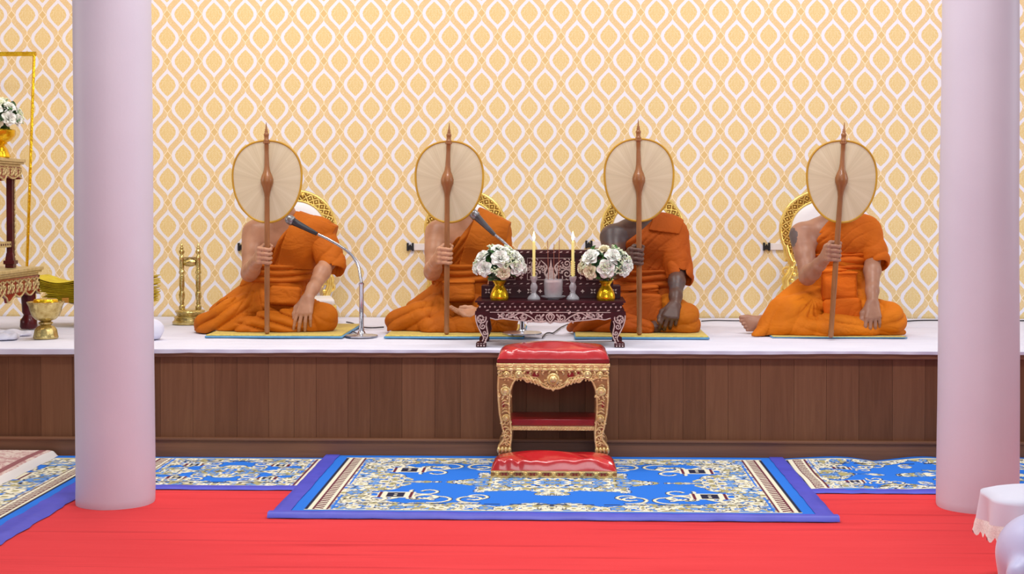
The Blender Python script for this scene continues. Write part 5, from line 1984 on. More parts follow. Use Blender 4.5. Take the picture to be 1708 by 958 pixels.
# legs
zleg = at_y(918, 524, TY0).z
for s, fx in ((1, tl_), (-1, tr_)):
    for yy, front in ((TY0, True), (TY1 - 0.05, False)):
        H = z1 - ZS - 0.0005
        out = [(0.000, 1.0), (-.002, .90), (.000, .76), (.008, .60), (.022, .42), (.036, .26), (.030, .16), (.006, .115), (.004, .10), (.004, .0)]
        inn = [(.052, .0), (.052, .10), (.048, .12), (.056, .20), (.064, .34), (.060, .50), (.056, .62), (.062, .74), (.074, .80), (.074, 1.0)]
        poly = [(s * a, c_ * H) for a, c_ in out] + [(s * a, c_ * H) for a, c_ in inn]
        b = MB()
        b.prism(poly if s > 0 else poly[::-1], (fx, yy, ZS + 0.0005), (1, 0, 0), (0, 0, 1), (0, 0.05, 0))
        if front:
            q0 = V((fx, yy - 0.0008, ZS))
            ex = V((s, 0, 0))
            relief(b, spiral((0.028, .80 * H), 0.025, 1.6, 0.4, -1, 34), q0, ex, (0, 0, 1), 0.0032, 1)
            relief(b, [(a + .004, c_ * H) for a, c_ in out[1:7]], q0, ex, (0, 0, 1), 0.0028, 1)
            relief(b, [(a - .004, c_ * H) for a, c_ in inn[2:8]], q0, ex, (0, 0, 1), 0.0028, 1)
            relief(b, spiral((.036, .58 * H), .015, 1.4, 2.0, 1), q0, ex, (0, 0, 1), 0.0028, 1)
            relief(b, spiral((.046, .40 * H), .011, 1.3, 0.0, -1), q0, ex, (0, 0, 1), 0.0026, 1)
            for t in range(7):
                a = 2 * PI * t / 7
                relief(b, [(.028 + .010 * math.cos(a), .80 * H + .010 * math.sin(a)), (.028 + .016 * math.cos(a + .5), .80 * H + .016 * math.sin(a + .5))], q0, ex, (0, 0, 1), 0.0032, 1)
            for t in range(3):
                relief(b, [(.044 + .004 * t, .30 * H - .012 * t), (.050, .26 * H - .012 * t)], q0, ex, (0, 0, 1), .0028, 1)
                b.box(q0 + ex * (.014 + .014 * t) + V((0, 0, .006)), (.006, .003, .007), None, 1)
                b.box(q0 + ex * (.014 + .014 * t) + V((0, 0, .016)), (.009, .003, .002), None, 1)
        b.build('leg', [M['altar_lacquer'], M['pearl']], table, 40)
# apron with its scrolls
ax0, ax1 = tl_ + 0.070, tr_ - 0.070
AW = ax1 - ax0
zA = at_y(918, 540, TY0).z
AH = z1 - zA
alow = [(0.0, .40), (.05, .26), (.10, .34), (.17, .26), (.26, .18), (.33, .10), (.42, .03), (.47, .10), (.5, -.05)]


def azl(t):
    t = t if t <= .5 else 1 - t
    for (a, c_), (d_, e_) in zip(alow, alow[1:]):
        if t <= d_: return zA + AH * (c_ + (e_ - c_) * (t - a) / (d_ - a))
    return zA


for yy, front in ((TY0 + 0.001, True), (TY1 - 0.03, False)):
    b = MB()
    N = 64
    poly = [(AW * i / N, azl(i / N)) for i in range(N + 1)] + [(AW, z1 - .0003), (0, z1 - .0003)]
    b.prism(poly, (ax0, yy, 0), (1, 0, 0), (0, 0, 1), (0, 0.018, 0))
    if front:
        q0 = V((ax0, yy - 0.0006, 0))
        ex, ez = (1, 0, 0), (0, 0, 1)
        relief(b, [(AW * i / N, azl(i / N) + .003) for i in range(N + 1)], q0, ex, ez, .0026, 1)
        relief(b, [(0, z1 - .004), (AW, z1 - .004)], q0, ex, ez, .0018, 1)
        mid = AW / 2
        zc_ = z1 - AH * .48
        for s in (-1, 1):
            X = lambda d: mid + s * d
            # central bud
            relief(b, [(X(0), z1 - .006), (X(.016), z1 - AH * .3), (X(.018), z1 - AH * .5), (X(.006), zA + AH * .2), (X(0), zA + .006)], q0, ex, ez, .0032, 1)
            relief(b, [(X(0), z1 - AH * .2), (X(.008), z1 - AH * .42), (X(0), zA + AH * .3)], q0, ex, ez, .0030, 1)
            for (d, zz, r0, tn, a0, sg) in ((.055, zc_ - .004, .0215, 1.5, PI, 1), (.125, zc_ + .002, .0185, 1.4, 0, -1), (.190, zc_ + .010, .0150, 1.4, PI, 1), (.225, zc_ + .012, .010, 1.2, 0, -1)):
                relief(b, spiral((X(d), zz), r0, tn, a0 if s > 0 else PI - a0, sg * s, 30), q0, ex, ez, .0030, 1)
                for t in range(8):
                    a = 2 * PI * t / 8
                    relief(b, [(X(d) + r0 * .55 * math.cos(a), zz + r0 * .55 * math.sin(a)), (X(d) + r0 * .8 * math.cos(a + .6), zz + r0 * .8 * math.sin(a + .6))], q0, ex, ez, .0030, 1)
            relief(b, [(X(.020), z1 - AH * .75), (X(.060), z1 - AH * .88), (X(.095), z1 - AH * .45), (X(.140), z1 - AH * .12), (X(.175), z1 - AH * .40), (X(.215), z1 - AH * .60), (X(.25), z1 - AH * .2)], q0, ex, ez, .0032, 1)
            for (d, dz, l) in ((.085, .70, 1), (.098, .75, 1), (.15, .66, -1), (.163, .6, -1), (.20, .25, 1), (.085, .2, -1), (.235, .35, 1), (.028, .25, 1), (.17, .15, 1)):
                relief(b, [(X(d), z1 - AH * dz), (X(d + .008), z1 - AH * dz - l * .006), (X(d + .010), z1 - AH * dz - l * .014)], q0, ex, ez, .0036, 1, taper=True)
    b.build('apron', [M['altar_lacquer'], M['pearl']], table, 40)

# ---- upright inlaid screen standing on the back of the table
BY0, BY1 = 7.005, 7.145
bl, br = at_y(803, 490, BY0).x, at_y(1035, 490, BY0).x
bc, BW = (bl + br) / 2, br - bl
box = thing('inlaid_screen', 'upright maroon screen with pearl scroll panels on the back of the table', 'altar screen', (bc, (BY0 + BY1) / 2, ztop))
zb1 = at_y(918, 477, BY0).z
zb2 = at_y(918, 418, BY0).z
b = MB()
b.box((bc, (BY0 + BY1) / 2, (ztop + zb1) / 2 + .0005), (BW, BY1 - BY0, zb1 - ztop - .001))
N = 13
for i in range(N):
    X = bl + .03 + (BW - .06) * i / (N - 1)
    zz = (ztop + zb1) / 2 + .004
    if i % 2:
        s = .011
        b.prism([(0, -s), (s * .35, -s * .35), (s, 0), (s * .35, s * .35), (0, s), (-s * .35, s * .35), (-s, 0), (-s * .35, -s * .35)], (X, BY0 - .0012, zz), (1, 0, 0), (0, 0, 1), (0, .003, 0), 1)
    else:
        for t in range(4):
            a = PI / 4 + PI / 2 * t
            c_, s_ = math.cos(a), math.sin(a)
            b.prism([(.003 * c_, .003 * s_), (.008 * c_ + .005 * s_, .008 * s_ - .005 * c_), (.018 * c_, .016 * s_), (.008 * c_ - .005 * s_, .008 * s_ + .005 * c_)], (X, BY0 - .0012, zz), (1, 0, 0), (0, 0, 1), (0, .003, 0), 1)
b.build('base_step', [M['altar_lacquer'], M['pearl']], box, 40, 0.002)
pw = BW - 0.10
p0x = bc - pw / 2
b = MB()
b.box((bc, BY0 + .05, (zb1 + zb2) / 2), (pw, .06, zb2 - zb1 - .001))
b.box((bc, BY0 + .05, zb1 + .010), (pw + .03, .09, .020))
b.box((bc, BY0 + .05, zb2 - .008), (pw + .03, .09, .020))
b.box((bc, BY0 + .05, zb2 - .024), (pw + .014, .076, .012))
fy = BY0 + .02 - .0008
for i in range(18):
    X = p0x + pw * (i + .5) / 18
    for zz, o_ in ((zb1 + .010, .004), (zb2 - .008, .004)):
        b.prism([(-.008, -.003), (.004, -.002), (.009, .003), (-.002, .002)], (X, BY0 + o_, zz), (1, 0, 0), (0, 0, 1), (0, .003, 0), 1)
pz0, pz1 = zb1 + .028, zb2 - .038
ph = pz1 - pz0
for (xa, xb) in ((bc - .115, bc + .115), (p0x + .008, bc - .175), (bc + .175, p0x + pw - .008)):
    q0 = V((0, fy, 0))
    ex, ez = (1, 0, 0), (0, 0, 1)
    relief(b, [(xa, pz0), (xb, pz0), (xb, pz1), (xa, pz1), (xa, pz0)], q0, ex, ez, .0016, 1)
    mx = (xa + xb) / 2
    wide = (xb - xa) > .15
    for s in (-1, 1):
        hw_ = (xb - xa) / 2
        X = lambda d: mx + s * d
        sc = 1.0 if wide else hw_ / .115
        for (d, f_, r0, tn, a0, sg) in ((.078, .28, .024, 1.5, PI, -1), (.078, .74, .021, 1.5, PI, 1), (.040, .50, .014, 1.3, 0, 1), (.100, .52, .011, 1.2, PI, 1)):
            relief(b, spiral((X(d * sc), pz0 + ph * f_), r0 * max(sc, .6), tn, a0 if s > 0 else PI - a0, sg * s, 30), q0, ex, ez, .0034, 1)
            for t in range(7):
                a = 2 * PI * t / 7
                r_ = r0 * max(sc, .6)
                relief(b, [(X(d * sc) + r_ * 1.02 * math.cos(a), pz0 + ph * f_ + r_ * 1.02 * math.sin(a)), (X(d * sc) + r_ * 1.35 * math.cos(a + .4), pz0 + ph * f_ + r_ * 1.35 * math.sin(a + .4))], q0, ex, ez, .0028, 1)
        relief(b, [(X(.012 * sc), pz0 + .004), (X(.030 * sc), pz0 + ph * .3), (X(.020 * sc), pz0 + ph * .6), (X(.05 * sc), pz0 + ph * .9)], q0, ex, ez, .004, 1)
    if wide:                                          # small stupa-shaped motif in the middle
        b.prism([(-.028, 0), (.028, 0), (.024, .02), (.015, .034), (.013, .05), (.006, .062), (0, .10), (-.006, .062), (-.013, .05), (-.015, .034), (-.024, .02)], (mx, fy - .002, pz0 + .004), ex, ez, (0, .003, 0), 1)
for X in (bc - .145, bc + .145):
    for t in range(5):
        zz = pz0 + ph * (t + .5) / 5
        s = .010
        b.prism([(0, -s), (s * .35, -s * .35), (s, 0), (s * .35, s * .35), (0, s), (-s * .35, s * .35), (-s, 0), (-s * .35, -s * .35)], (X, fy - .001, zz), (1, 0, 0), (0, 0, 1), (0, .003, 0), 1)
b.build('panel', [M['altar_lacquer'], M['pearl']], box, 40)

# ---- candles in glass holders, incense pot
CYD = 6.93
for i, (px, lab) in enumerate(((890.5, 'beside the vase of flowers nearer the grey-handled microphone'), (955.5, 'beside the vase of flowers in front of the dark-skinned person'))):
    p = at_y(px, 498, CYD)
    z0 = ztop + .0008
    hz = at_y(px, 461, CYD).z - z0
    h = thing('candle_holder', 'cut-glass candle holder ' + lab, 'candle holder', (p.x, CYD, z0), 'glass candle holders')
    b = MB()
    b.lathe([(.031, 0), (.031, .006), (.027, .014), (.018, .022), (.011, .030), (.012, .040), (.017, .052), (.018, .062), (.013, .074), (.010, .080), (.012, .084), (.016, hz * .86), (.018, hz * .90), (.018, hz), (.008, hz), (.008, hz - .008)], (p.x, CYD, z0), 16)
    b.build('glass_stem', M['glass'], h, 30)
    zt2 = at_y(px, 402.5, CYD).z
    c = thing('candle', 'lit yellow candle ' + lab, 'candle', (p.x, CYD, z0 + hz - .007), 'lit yellow candles')
    b = MB()
    L = zt2 - (z0 + hz - .0065)
    prof = [(.0072, 0), (.0072, L * .96), (.006, L * .985), (.0025, L)]
    b.lathe(prof, (p.x, CYD, z0 + hz - .0065), 14)
    if i == 1:                                         # wax drips down the sides
        for k in range(7):
            b.ball((p.x + .008, CYD - .002, z0 + hz + .006 + .010 * k), (.003, .004, .0045), 0, 6, 5)
            b.ball((p.x - .008, CYD - .002, z0 + hz + .009 + .010 * k), (.003, .004, .0045), 0, 6, 5)
    b.build('wax', M['wax'], c, 50)
    b = MB()
    b.tube([(p.x, CYD, zt2 - .002), (p.x + .001, CYD, zt2 + .004), (p.x, CYD, zt2 + .009)], .0011, 6)
    wk = b.build('wick', M['black'], c, 60)
    b = MB()
    b.lathe([(.001, 0), (.0048, .006), (.0068, .013), (.006, .021), (.0035, .031), (.0012, .040), (.0003, .045)], (p.x, CYD, zt2 + .003), 14)
    b.build('flame', M['flame'], wk, 60)

p = at_y(923, 498, CYD)
z0 = ztop + .0008
pot = thing('incense_pot', 'cut-glass incense pot filled with ash on a glass saucer between the candles', 'incense pot', (p.x, CYD, z0))
b = MB()
b.lathe([(.028, 0), (.030, .003), (.055, .010), (.062, .016), (.060, .017), (.030, .008), (.028, .006)], (p.x, CYD, z0), 28)
b.build('saucer', M['glass'], pot, 40)
hp = at_y(923, 466, CYD).z - z0
b = MB()
b.lathe([(.030, .008), (.038, .012), (.044, .03), (.0455, hp), (.0425, hp), (.041, .03), (.035, .016), (.0, .015)], (p.x, CYD, z0), 28, lobes=14, lob=.02)
b.build('bowl', M['glass'], pot, 40)
b = MB()
b.lathe([(.034, .0165), (.0405, .03), (.0415, hp * .86), (.03, hp * .92), (.0, hp * .94)], (p.x, CYD, z0), 24)
b.build('ash', M['sand'], pot, 60)
for px0, px1, py, lab in ((915, 913.5, 402, 'thin incense stick nearest the candle in front of the seated pair with microphones'), (923.5, 924, 407, 'middle one of the three thin incense sticks'), (931.5, 933, 396, 'tallest thin incense stick, its tip burnt dark')):
    a, c = at_y(px0, 470, CYD), at_y(px1, py, CYD)
    a.z = z0 + hp * .6
    c.y += .01
    b = MB()
    b.tube([a, a.lerp(c, .5), c], .0014, 6)
    o = b.build('incense_stick', M['incense'], smooth=60, loc=tuple(a))
    tag(o, lab, 'incense', 'incense sticks in the pot')


# ------------------------------------------------------------------ silk flowers
def petal_fn(w, l, cup, curl):
    def f(u, v):
        a = (u - .5) * 2
        x = w * a * math.sin(PI * (0.12 + 0.80 * v) ) ** .7
        y = l * v
        z = cup * (a * a) * .6 + cup * (v ** 1.2) * .2 - curl * max(0, v - .6) ** 2 * 6
        return V((x, y, z))
    return f


def rose_mesh(name, m, seed, size=1.0):
    rr = random.Random(seed)
    b = MB()
    for layer, (n, w, l, tilt, r0) in enumerate(((3, .007, .016, 84, .001), (4, .010, .020, 74, .003), (5, .014, .024, 56, .005), (6, .017, .027, 34, .006), (6, .018, .029, 12, .006))):
        for k in range(n):
            a = 2 * PI * k / n + layer * .7 + rr.random() * .3
            f = petal_fn(w * size, l * size, .008 * size, .006 * size)
            T = Matrix.Rotation(a, 3, 'Z') @ Matrix.Rotation(R(tilt + rr.uniform(-7, 7)), 3, 'X')
            o = Matrix.Rotation(a, 3, 'Z') @ V((0, r0 * size, .004 * layer * -.6 * size))
            b.grid(lambda u, v, T=T, o=o, f=f: T @ f(u, v) + o, 5, 5)
    me = bpy.data.meshes.new(name)
    me.from_pydata(b.v, [], b.f)
    me.polygons.foreach_set('use_smooth', [True] * len(me.polygons))
    me.materials.append(m)
    return me


ROSES = [rose_mesh('rose', M['rose'], 1), rose_mesh('rose', M['rose'], 2), rose_mesh('rose', M['rose_cream'], 3)]


def leaf_mesh(m):
    b = MB()
    b.grid(lambda u, v: V(((u - .5) * .026 * math.sin(PI * (0.05 + .93 * v)) ** .8, .045 * v, .007 * abs(u - .5) * 2 - .012 * v * v)), 4, 8)
    me = bpy.data.meshes.new('leaf')
    me.from_pydata(b.v, [], b.f)
    me.polygons.foreach_set('use_smooth', [True] * len(me.polygons))
    me.materials.append(m)
    return me


LEAVES = [leaf_mesh(M['leaf']), leaf_mesh(M['dark_leaf'])]


def sprig_mesh(seed):
    rr = random.Random(seed)
    b = MB()
    for k in range(16):
        d = V((rr.uniform(-.5, .5), rr.uniform(-.5, .5), 1)).normalized()
        e = d * rr.uniform(.024, .042)
        b.tube([V((0, 0, 0)), e * .6, e], .0007, 4, 1)
        for q in range(4):
            o = V((rr.uniform(-1, 1), rr.uniform(-1, 1), rr.uniform(-.4, 1))) * .0045
            b.ball(e + o, rr.uniform(.0022, .0036), 0, 6, 4)
    me = bpy.data.meshes.new('filler_sprig')
    me.from_pydata(b.v, [], b.f)
    me.polygons.foreach_set('material_index', b.m)
    me.polygons.foreach_set('use_smooth', [True] * len(me.polygons))
    me.materials.append(M['filler'])
    me.materials.append(M['leaf'])
    return me


SPRIGS = [sprig_mesh(5), sprig_mesh(6)]


def child(name, me, parent, loc, d, spin=0.0, s=1.0):
    o = bpy.data.objects.new(name, me)
    COL.objects.link(o)
    o.parent = parent
    o.location = loc
    q = V((0, 0, 1)).rotation_difference(V(d).normalized())
    o.rotation_euler = (q.to_matrix() @ Matrix.Rotation(spin, 3, 'Z')).to_euler()
    o.scale = (s, s, s)
    return o


def bouquet(label, base, vase_prof, vase_mat, cen, rad, faces, seed, vname='vase', group='white silk flower arrangements'):
    """cen: centre of the dome of flowers above base; faces: directions (azimuth, elevation, size, kind)."""
    rr = random.Random(seed)
    t = thing('flower_arrangement', label, 'flowers', base, group)
    b = MB()
    b.lathe(vase_prof, base, 32, lobes=16, lob=.018)
    b.build(vname, vase_mat, t, 40)
    # mossy ball that carries the stems
    b = MB()
    b.ball(V(base) + V(cen) + V((0, 0, -.01)), (rad[0] * .5, rad[1] * .5, rad[2] * .45), 0, 20, 12)
    b.tube([V(base) + V((0, 0, vase_prof[-1][1] - .02)), V(base) + V(cen)], .012, 8)
    b.build('foam_ball', M['dark_leaf'], t, 60)
    for (az, el, s, kd) in faces:
        a, e = R(az), R(el)
        d = V((math.sin(a) * math.cos(e), -math.cos(a) * math.cos(e), math.sin(e)))
        p = V(cen) + V((d.x * rad[0], d.y * rad[1], d.z * rad[2])) * .84
        child('rose', ROSES[kd], t, p, d + V((0, -.15, .1)), rr.random() * 6, s * .9)
    for k in range(18):
        a, e = rr.uniform(-PI, PI), rr.uniform(-.35, 1.3)
        d = V((math.sin(a) * math.cos(e), -math.cos(a) * math.cos(e), math.sin(e)))
        p = V(cen) + V((d.x * rad[0], d.y * rad[1], d.z * rad[2])) * .62
        child('filler_sprig', SPRIGS[k % 2], t, p, d, rr.random() * 6, rr.uniform(.8, 1.1))
    for k in range(44):
        a, e = rr.uniform(-PI, PI), rr.uniform(-.7, 1.0)
        d = V((math.sin(a) * math.cos(e), -math.cos(a) * math.cos(e), math.sin(e)))
        p = V(cen) + V((d.x * rad[0], d.y * rad[1], d.z * rad[2])) * .66
        up = (d.cross(V((rr.uniform(-1, 1), rr.uniform(-1, 1), .3)))).normalized()
        child('leaf', LEAVES[k % 2], t, p, (up + d * .5), rr.random() * 6, rr.uniform(.9, 1.3))
    return t


VASE = [(.040, 0), (.043, .006), (.044, .016), (.041, .034), (.033, .052), (.024, .064), (.021, .070), (.023, .076), (.029, .084), (.033, .090), (.030, .094)]
ring1 = [(-75, -6, 1.0, 0), (-38, -4, 1.35, 0), (12, -16, 1.15, 2), (48, -2, 1.3, 0), (82, -4, 1.1, 0), (-58, 34, 1.2, 0), (4, 30, 1.5, 0), (60, 38, 1.05, 0),
         (-10, 70, 1.15, 0), (-120, 10, 1.1, 0), (150, 12, 1.2, 1), (115, 20, 1.1, 1), (-150, 40, 1.2, 0), (30, 62, .9, 1)]
ring2 = [(-78, -4, 1.1, 2), (-42, -14, 1.25, 2), (2, -4, 1.5, 0), (52, -6, 1.3, 1), (80, 6, 1.2, 1), (-48, 32, 1.5, 0), (24, 36, 1.4, 0), (62, 32, 1.2, 0),
         (-8, 72, 1.0, 2), (-120, 10, 1.1, 0), (150, 12, 1.2, 1), (115, 20, 1.1, 1), (-150, 40, 1.2, 0)]
for px, py, lab, rg, sd in ((833, 499.5, 'white rose arrangement in a gold vase in front of the upturned palm', ring1, 4), (1010.5, 498.5, 'white rose arrangement in a gold vase in front of the dark-skinned person', ring2, 8)):
    p = at_y(px, py, 6.88)
    base = (p.x, 6.88, ztop + .0008)
    cz = at_y(px, 445, 6.88).z - base[2]
    bouquet(lab, base, VASE, M['yellow_gold'], (0 if px < 900 else -.004, 0, cz), (.138, .10, .108), rg, sd)


# ------------------------------------------------------------------ altar tables at the end of the stage
def altar_table(name, label, x1, y0, y1, depth, z0, ztop, leg_h, rail=None, apron_h=.12):
    """Gilded table whose long carved side faces +x; legs of dark red lacquer with gold edging."""
    t = thing(name, label, 'altar table', (x1 - depth / 2, (y0 + y1) / 2, z0), 'gilded altar tables')
    xc, yc = x1 - depth / 2, (y0 + y1) / 2
    b = MB()
    th = .045
    for (f0, f1, e) in ((0, .35, -.004), (.35, .6, .010), (.6, 1, .018)):
        b.box((xc, yc, ztop - th + th * (f0 + f1) / 2), (depth + 2 * e, y1 - y0 + 2 * e, th * (f1 - f0)))
    b.build('tabletop', M['altar_gold'], t, 40, .003)
    za = ztop - th
    L = y1 - y0
    for side in ('x', 'y0', 'y1'):
        b = MB()
        W = L if side == 'x' else depth
        N = max(12, int(W / .012))
        sc = lambda u: apron_h * (.62 + .22 * abs(math.sin(u * W / .075 * PI / 2)) + .16 * (abs(u - .5) < .06))
        poly = [(W * i / N, -sc(i / N)) for i in range(N + 1)] + [(W, 0), (0, 0)]
        if side == 'x': o, ex, dp = V((x1, y0, za)), V((0, 1, 0)), V((-.015, 0, 0))
        elif side == 'y0': o, ex, dp = V((x1 - depth, y0, za)), V((1, 0, 0)), V((0, .015, 0))
        else: o, ex, dp = V((x1 - depth, y1, za)), V((1, 0, 0)), V((0, -.015, 0))
        b.prism(poly, o, ex, (0, 0, 1), dp, 1)
        q = o - dp * .08
        relief(b, [(W * i / N, -sc(i / N) + .004) for i in range(N + 1)], q, ex, (0, 0, 1), .005)
        k = max(3, int(W / .055))
        for i in range(k):
            c = (W * (i + .5) / k, -apron_h * .34)
            sg = 1 if i % 2 else -1
            relief(b, spiral(c, .024, 1.3, PI / 2, sg), q, ex, (0, 0, 1), .0045)
            relief(b, [(c[0] - .026, -apron_h * .08), (c[0], -apron_h * .16), (c[0] + .026, -apron_h * .08)], q, ex, (0, 0, 1), .0045)
            relief(b, [(c[0] - .02, -apron_h * .62), (c[0] - .006, -apron_h * .5), (c[0] + .014, -apron_h * .62)], q, ex, (0, 0, 1), .005)
        b.build('carved_apron', [M['altar_gold'], M['stool_red']], t, 45)
    for lx in (x1 - .045, x1 - depth + .045):
        for ly in (y0 + .045, y1 - .045):
            b = MB()
            H = za - z0
            if leg_h == 'cabriole':
                b.lathe([(.040, 0), (.046, .012), (.044, .045), (.030, .065), (.026, .075), (.034, .09), (.038, H * .55), (.036, H * .75), (.032, H)], (lx, ly, z0), 16)
            else:
                b.box((lx, ly, z0 + H * .5), (.032, .032, H))
                b.box((lx, ly, z0 + .03), (.058, .058, .02))
                b.box((lx, ly, z0 + .011), (.044, .044, .020))
                b.box((lx, ly, z0 + .055), (.046, .046, .05), None, 0, .75)
                e = .019
                sx = 1 if lx > xc else -1
                for i in range(int(H / .03)):
                    b.ball((lx + sx * e, ly + (.014 if ly > yc else -.014), z0 + .05 + .03 * i), (.006, .006, .017), 1, 6, 5)
            b.build('leg', [M['red_lacquer'], M['altar_gold']], t, 45, 0 if leg_h == 'cabriole' else .003)
    if rail:
        b = MB()
        for lx in (x1 - .045, x1 - depth + .045):
            b.box((lx, yc, rail), (.022, L - .09, .030))
            for i in range(int((L - .1) / .03)):
                b.ball((lx + .011, y0 + .06 + .03 * i, rail), (.003, .010, .006), 1, 6, 5)
        for ly in (y0 + .045, y1 - .045):
            b.box((xc, ly, rail), (depth - .09, .020, .028))
        b.build('stretcher', [M['altar_gold'], M['red_lacquer']], t, 40, .002)
    return t


zl = at_y(35, 449.5, 7.4).z
altar_table('altar_table', 'large gilded table with dark red bulbous legs at the end of the stage', at_y(66, 447, 7.74).x, 6.92, 7.74, .60, ZS + .004, zl, 'cabriole', None, .125)
zu = at_y(38, 265.5, 7.58).z
altar_table('altar_table', 'tall narrow gilded table standing on the larger table, holding white flowers', at_y(36, 267, 7.60).x, 7.10, 7.60, .40, zl + .0005, zu, 'square', at_y(30, 408, 7.5).z, .075)

# flowers in a gold footed bowl on the upper table
p = at_y(3, 264, 7.36)
base = (p.x - .012, 7.36, zu + .0006)
zc = at_y(3, 198, 7.36).z - base[2]
BOWL = [(.052, 0), (.055, .006), (.050, .020), (.040, .045), (.028, .060), (.026, .066), (.040, .072), (.036, .078), (.060, .092), (.078, .115), (.080, .140), (.074, .146)]
bouquet('white flower arrangement in a gold footed bowl on the tall gilded table', base, BOWL, M['yellow_gold'], (0, 0, zc), (.125, .125, .115), ring1, 21, 'footed_bowl')

# ---- thin gold frame behind the tables
t = thing('gold_frame_stand', 'thin gold rectangular tube frame rising behind the altar tables', 'frame', (-3.2, 8.28, ZS))
YG = 8.28
a, c = at_y(45, 440, YG), at_y(57, 90, YG)
top = c.z
xb = a.x + (a.x - c.x) / (c.z - a.z) * (a.z - ZS)
xl_ = -3.75
b = MB()
b.tube([(xb, YG, ZS + .001), (c.x, YG, top)], .009, 4)
b.build('post', M['yellow_gold'], t, 30)
b = MB()
b.tube([(xl_ - .02, YG, ZS + .001), (xl_, YG, top)], .009, 4)
b.build('post', M['yellow_gold'], t, 30)
b = MB()
zl2 = at_y(2, 89, YG).z
b.tube([(xl_, YG, top), (c.x + .012, YG, top)], .013, 4)
b.build('top_bar', M['yellow_gold'], t, 30)
for x in (xb, xl_ - .02):
    b = MB()
    b.box((x, YG, ZS + .006), (.04, .05, .010))
    b.build('foot', M['yellow_gold'], t, 30, .002)

# ---- embossed footed bowl near the stage edge
p = at_z(80, 565, ZS)
p.y -= .03
base = (p.x, p.y, ZS + .004)
s_ = p.y / FOC
t = thing('footed_bowl', 'pale gold embossed footed bowl standing in front of the dark red table leg', 'bowl', base)
b = MB()
k = s_
b.lathe([(20 * k, 0), (21 * k, 2 * k), (20 * k, 5 * k), (18 * k, 15 * k), (14 * k, 20 * k), (9 * k, 22 * k), (8 * k, 24 * k)], base, 32, lobes=12, lob=.03)
b.build('foot', M['brass'], t, 50)
b = MB()
b.lathe([(8 * k, 22 * k), (12 * k, 25 * k), (12 * k, 27 * k), (8 * k, 29 * k), (8 * k, 30 * k)], base, 28)
b.build('neck_ring', M['brass'], t, 50)
b = MB()
b.lathe([(8 * k, 29 * k), (16 * k, 32 * k), (22 * k, 38 * k), (25 * k, 46 * k), (27 * k, 54 * k), (30.5 * k, 61 * k), (30.5 * k, 62 * k), (29 * k, 62 * k), (24 * k, 52 * k), (15 * k, 42 * k), (.1 * k, 40 * k)], base, 48, lobes=16, lob=.022)
b.build('bowl', M['brass'], t, 50)
c = thing('bowl_lid', 'flat yellow disc resting in the pale gold footed bowl', 'lid', (base[0], base[1], base[2] + 58 * k))
b = MB()
b.lathe([(20 * k, 57 * k), (21 * k, 60 * k), (20 * k, 64.5 * k), (18.5 * k, 66.5 * k), (.1 * k, 67 * k)], base, 32)
b.build('disc', M['yellow_gold'], c, 40)

# ---- stack of folded yellow robes on a pedestal tray, half behind the column
YR = 7.95
pl, pr = at_y(80, 500, YR), at_y(262, 500, YR)
zr0, zr1 = at_y(150, 503, YR).z, at_y(150, 466, YR).z
t = thing('pedestal_tray', 'gold pedestal tray under the yellow robes, mostly behind the column', 'tray', ((pl.x + pr.x) / 2, YR, ZS + .003))
b = MB()
hh = zr0 - ZS - .003
b.lathe([(.10, 0), (.105, .01), (.08, .03), (.05, hh * .45), (.045, hh * .55), (.07, hh * .75), (.17, hh * .92), (.185, hh - .002), (.18, hh - .0005)], ((pl.x + pr.x) / 2, YR, ZS + .003), 32)
b.build('pedestal', M['brass'], t, 50)
robes = thing('folded_robes', 'stack of bright yellow folded robes tied with an orange ribbon beside the column', 'robes', ((pl.x + pr.x) / 2, YR, zr0))
b = MB()
n = 15
dz = (zr1 - zr0) / n
rr = random.Random(5)
for i in range(n):
    lx = pl.x + .012 + .018 * rr.random() - .004 * i * (i > 5)
    rx = pr.x - .012 - .018 * rr.random()
    z = zr0 + dz * (i + .5)

    def f(u, v, lx=lx, rx=rx, z=z, i=i):
        a = 2 * PI * v
        X = lx + (rx - lx) * u
        fl = (abs(u - .5) * 2) ** 6
        bow = (abs(u - .5) * 2) ** 3 * .012 * (i / n) + (.016 * fl * (i - 3) / n)
        sag = -.014 * math.sin(PI * min(1, max(0, (u - .05) / .3))) * (i / n) * (u < .35)
        Y = YR + math.cos(a) * .12 * (1 + .1 * fl)
        ez = math.sin(a)
        return V((X, Y, z + bow + sag + math.copysign(abs(ez) ** .6, ez) * dz * .5))
    b.grid(f, 40, 16)
    for u in (0, 1):
        ring = [f(u, k / 16) for k in range(16)]
        b.add(ring, [tuple(range(16))])
b.build('folded_cloth', M['robe_yellow'], robes, 60)
b = MB()
xr0, xr1 = at_y(103, 480, YR - .13).x, at_y(114, 480, YR - .13).x
b.box(((xr0 + xr1) / 2, YR - .126, (zr0 + zr0 + dz * 3.4) / 2), (xr1 - xr0, .010, dz * 3.4))
b.box(((xr0 + xr1) / 2 + .25, YR - .126, (zr0 + zr0 + dz * 3.4) / 2), (xr1 - xr0, .010, dz * 3.4))
b.build('ribbon', M['ribbon'], robes, 40, .002)

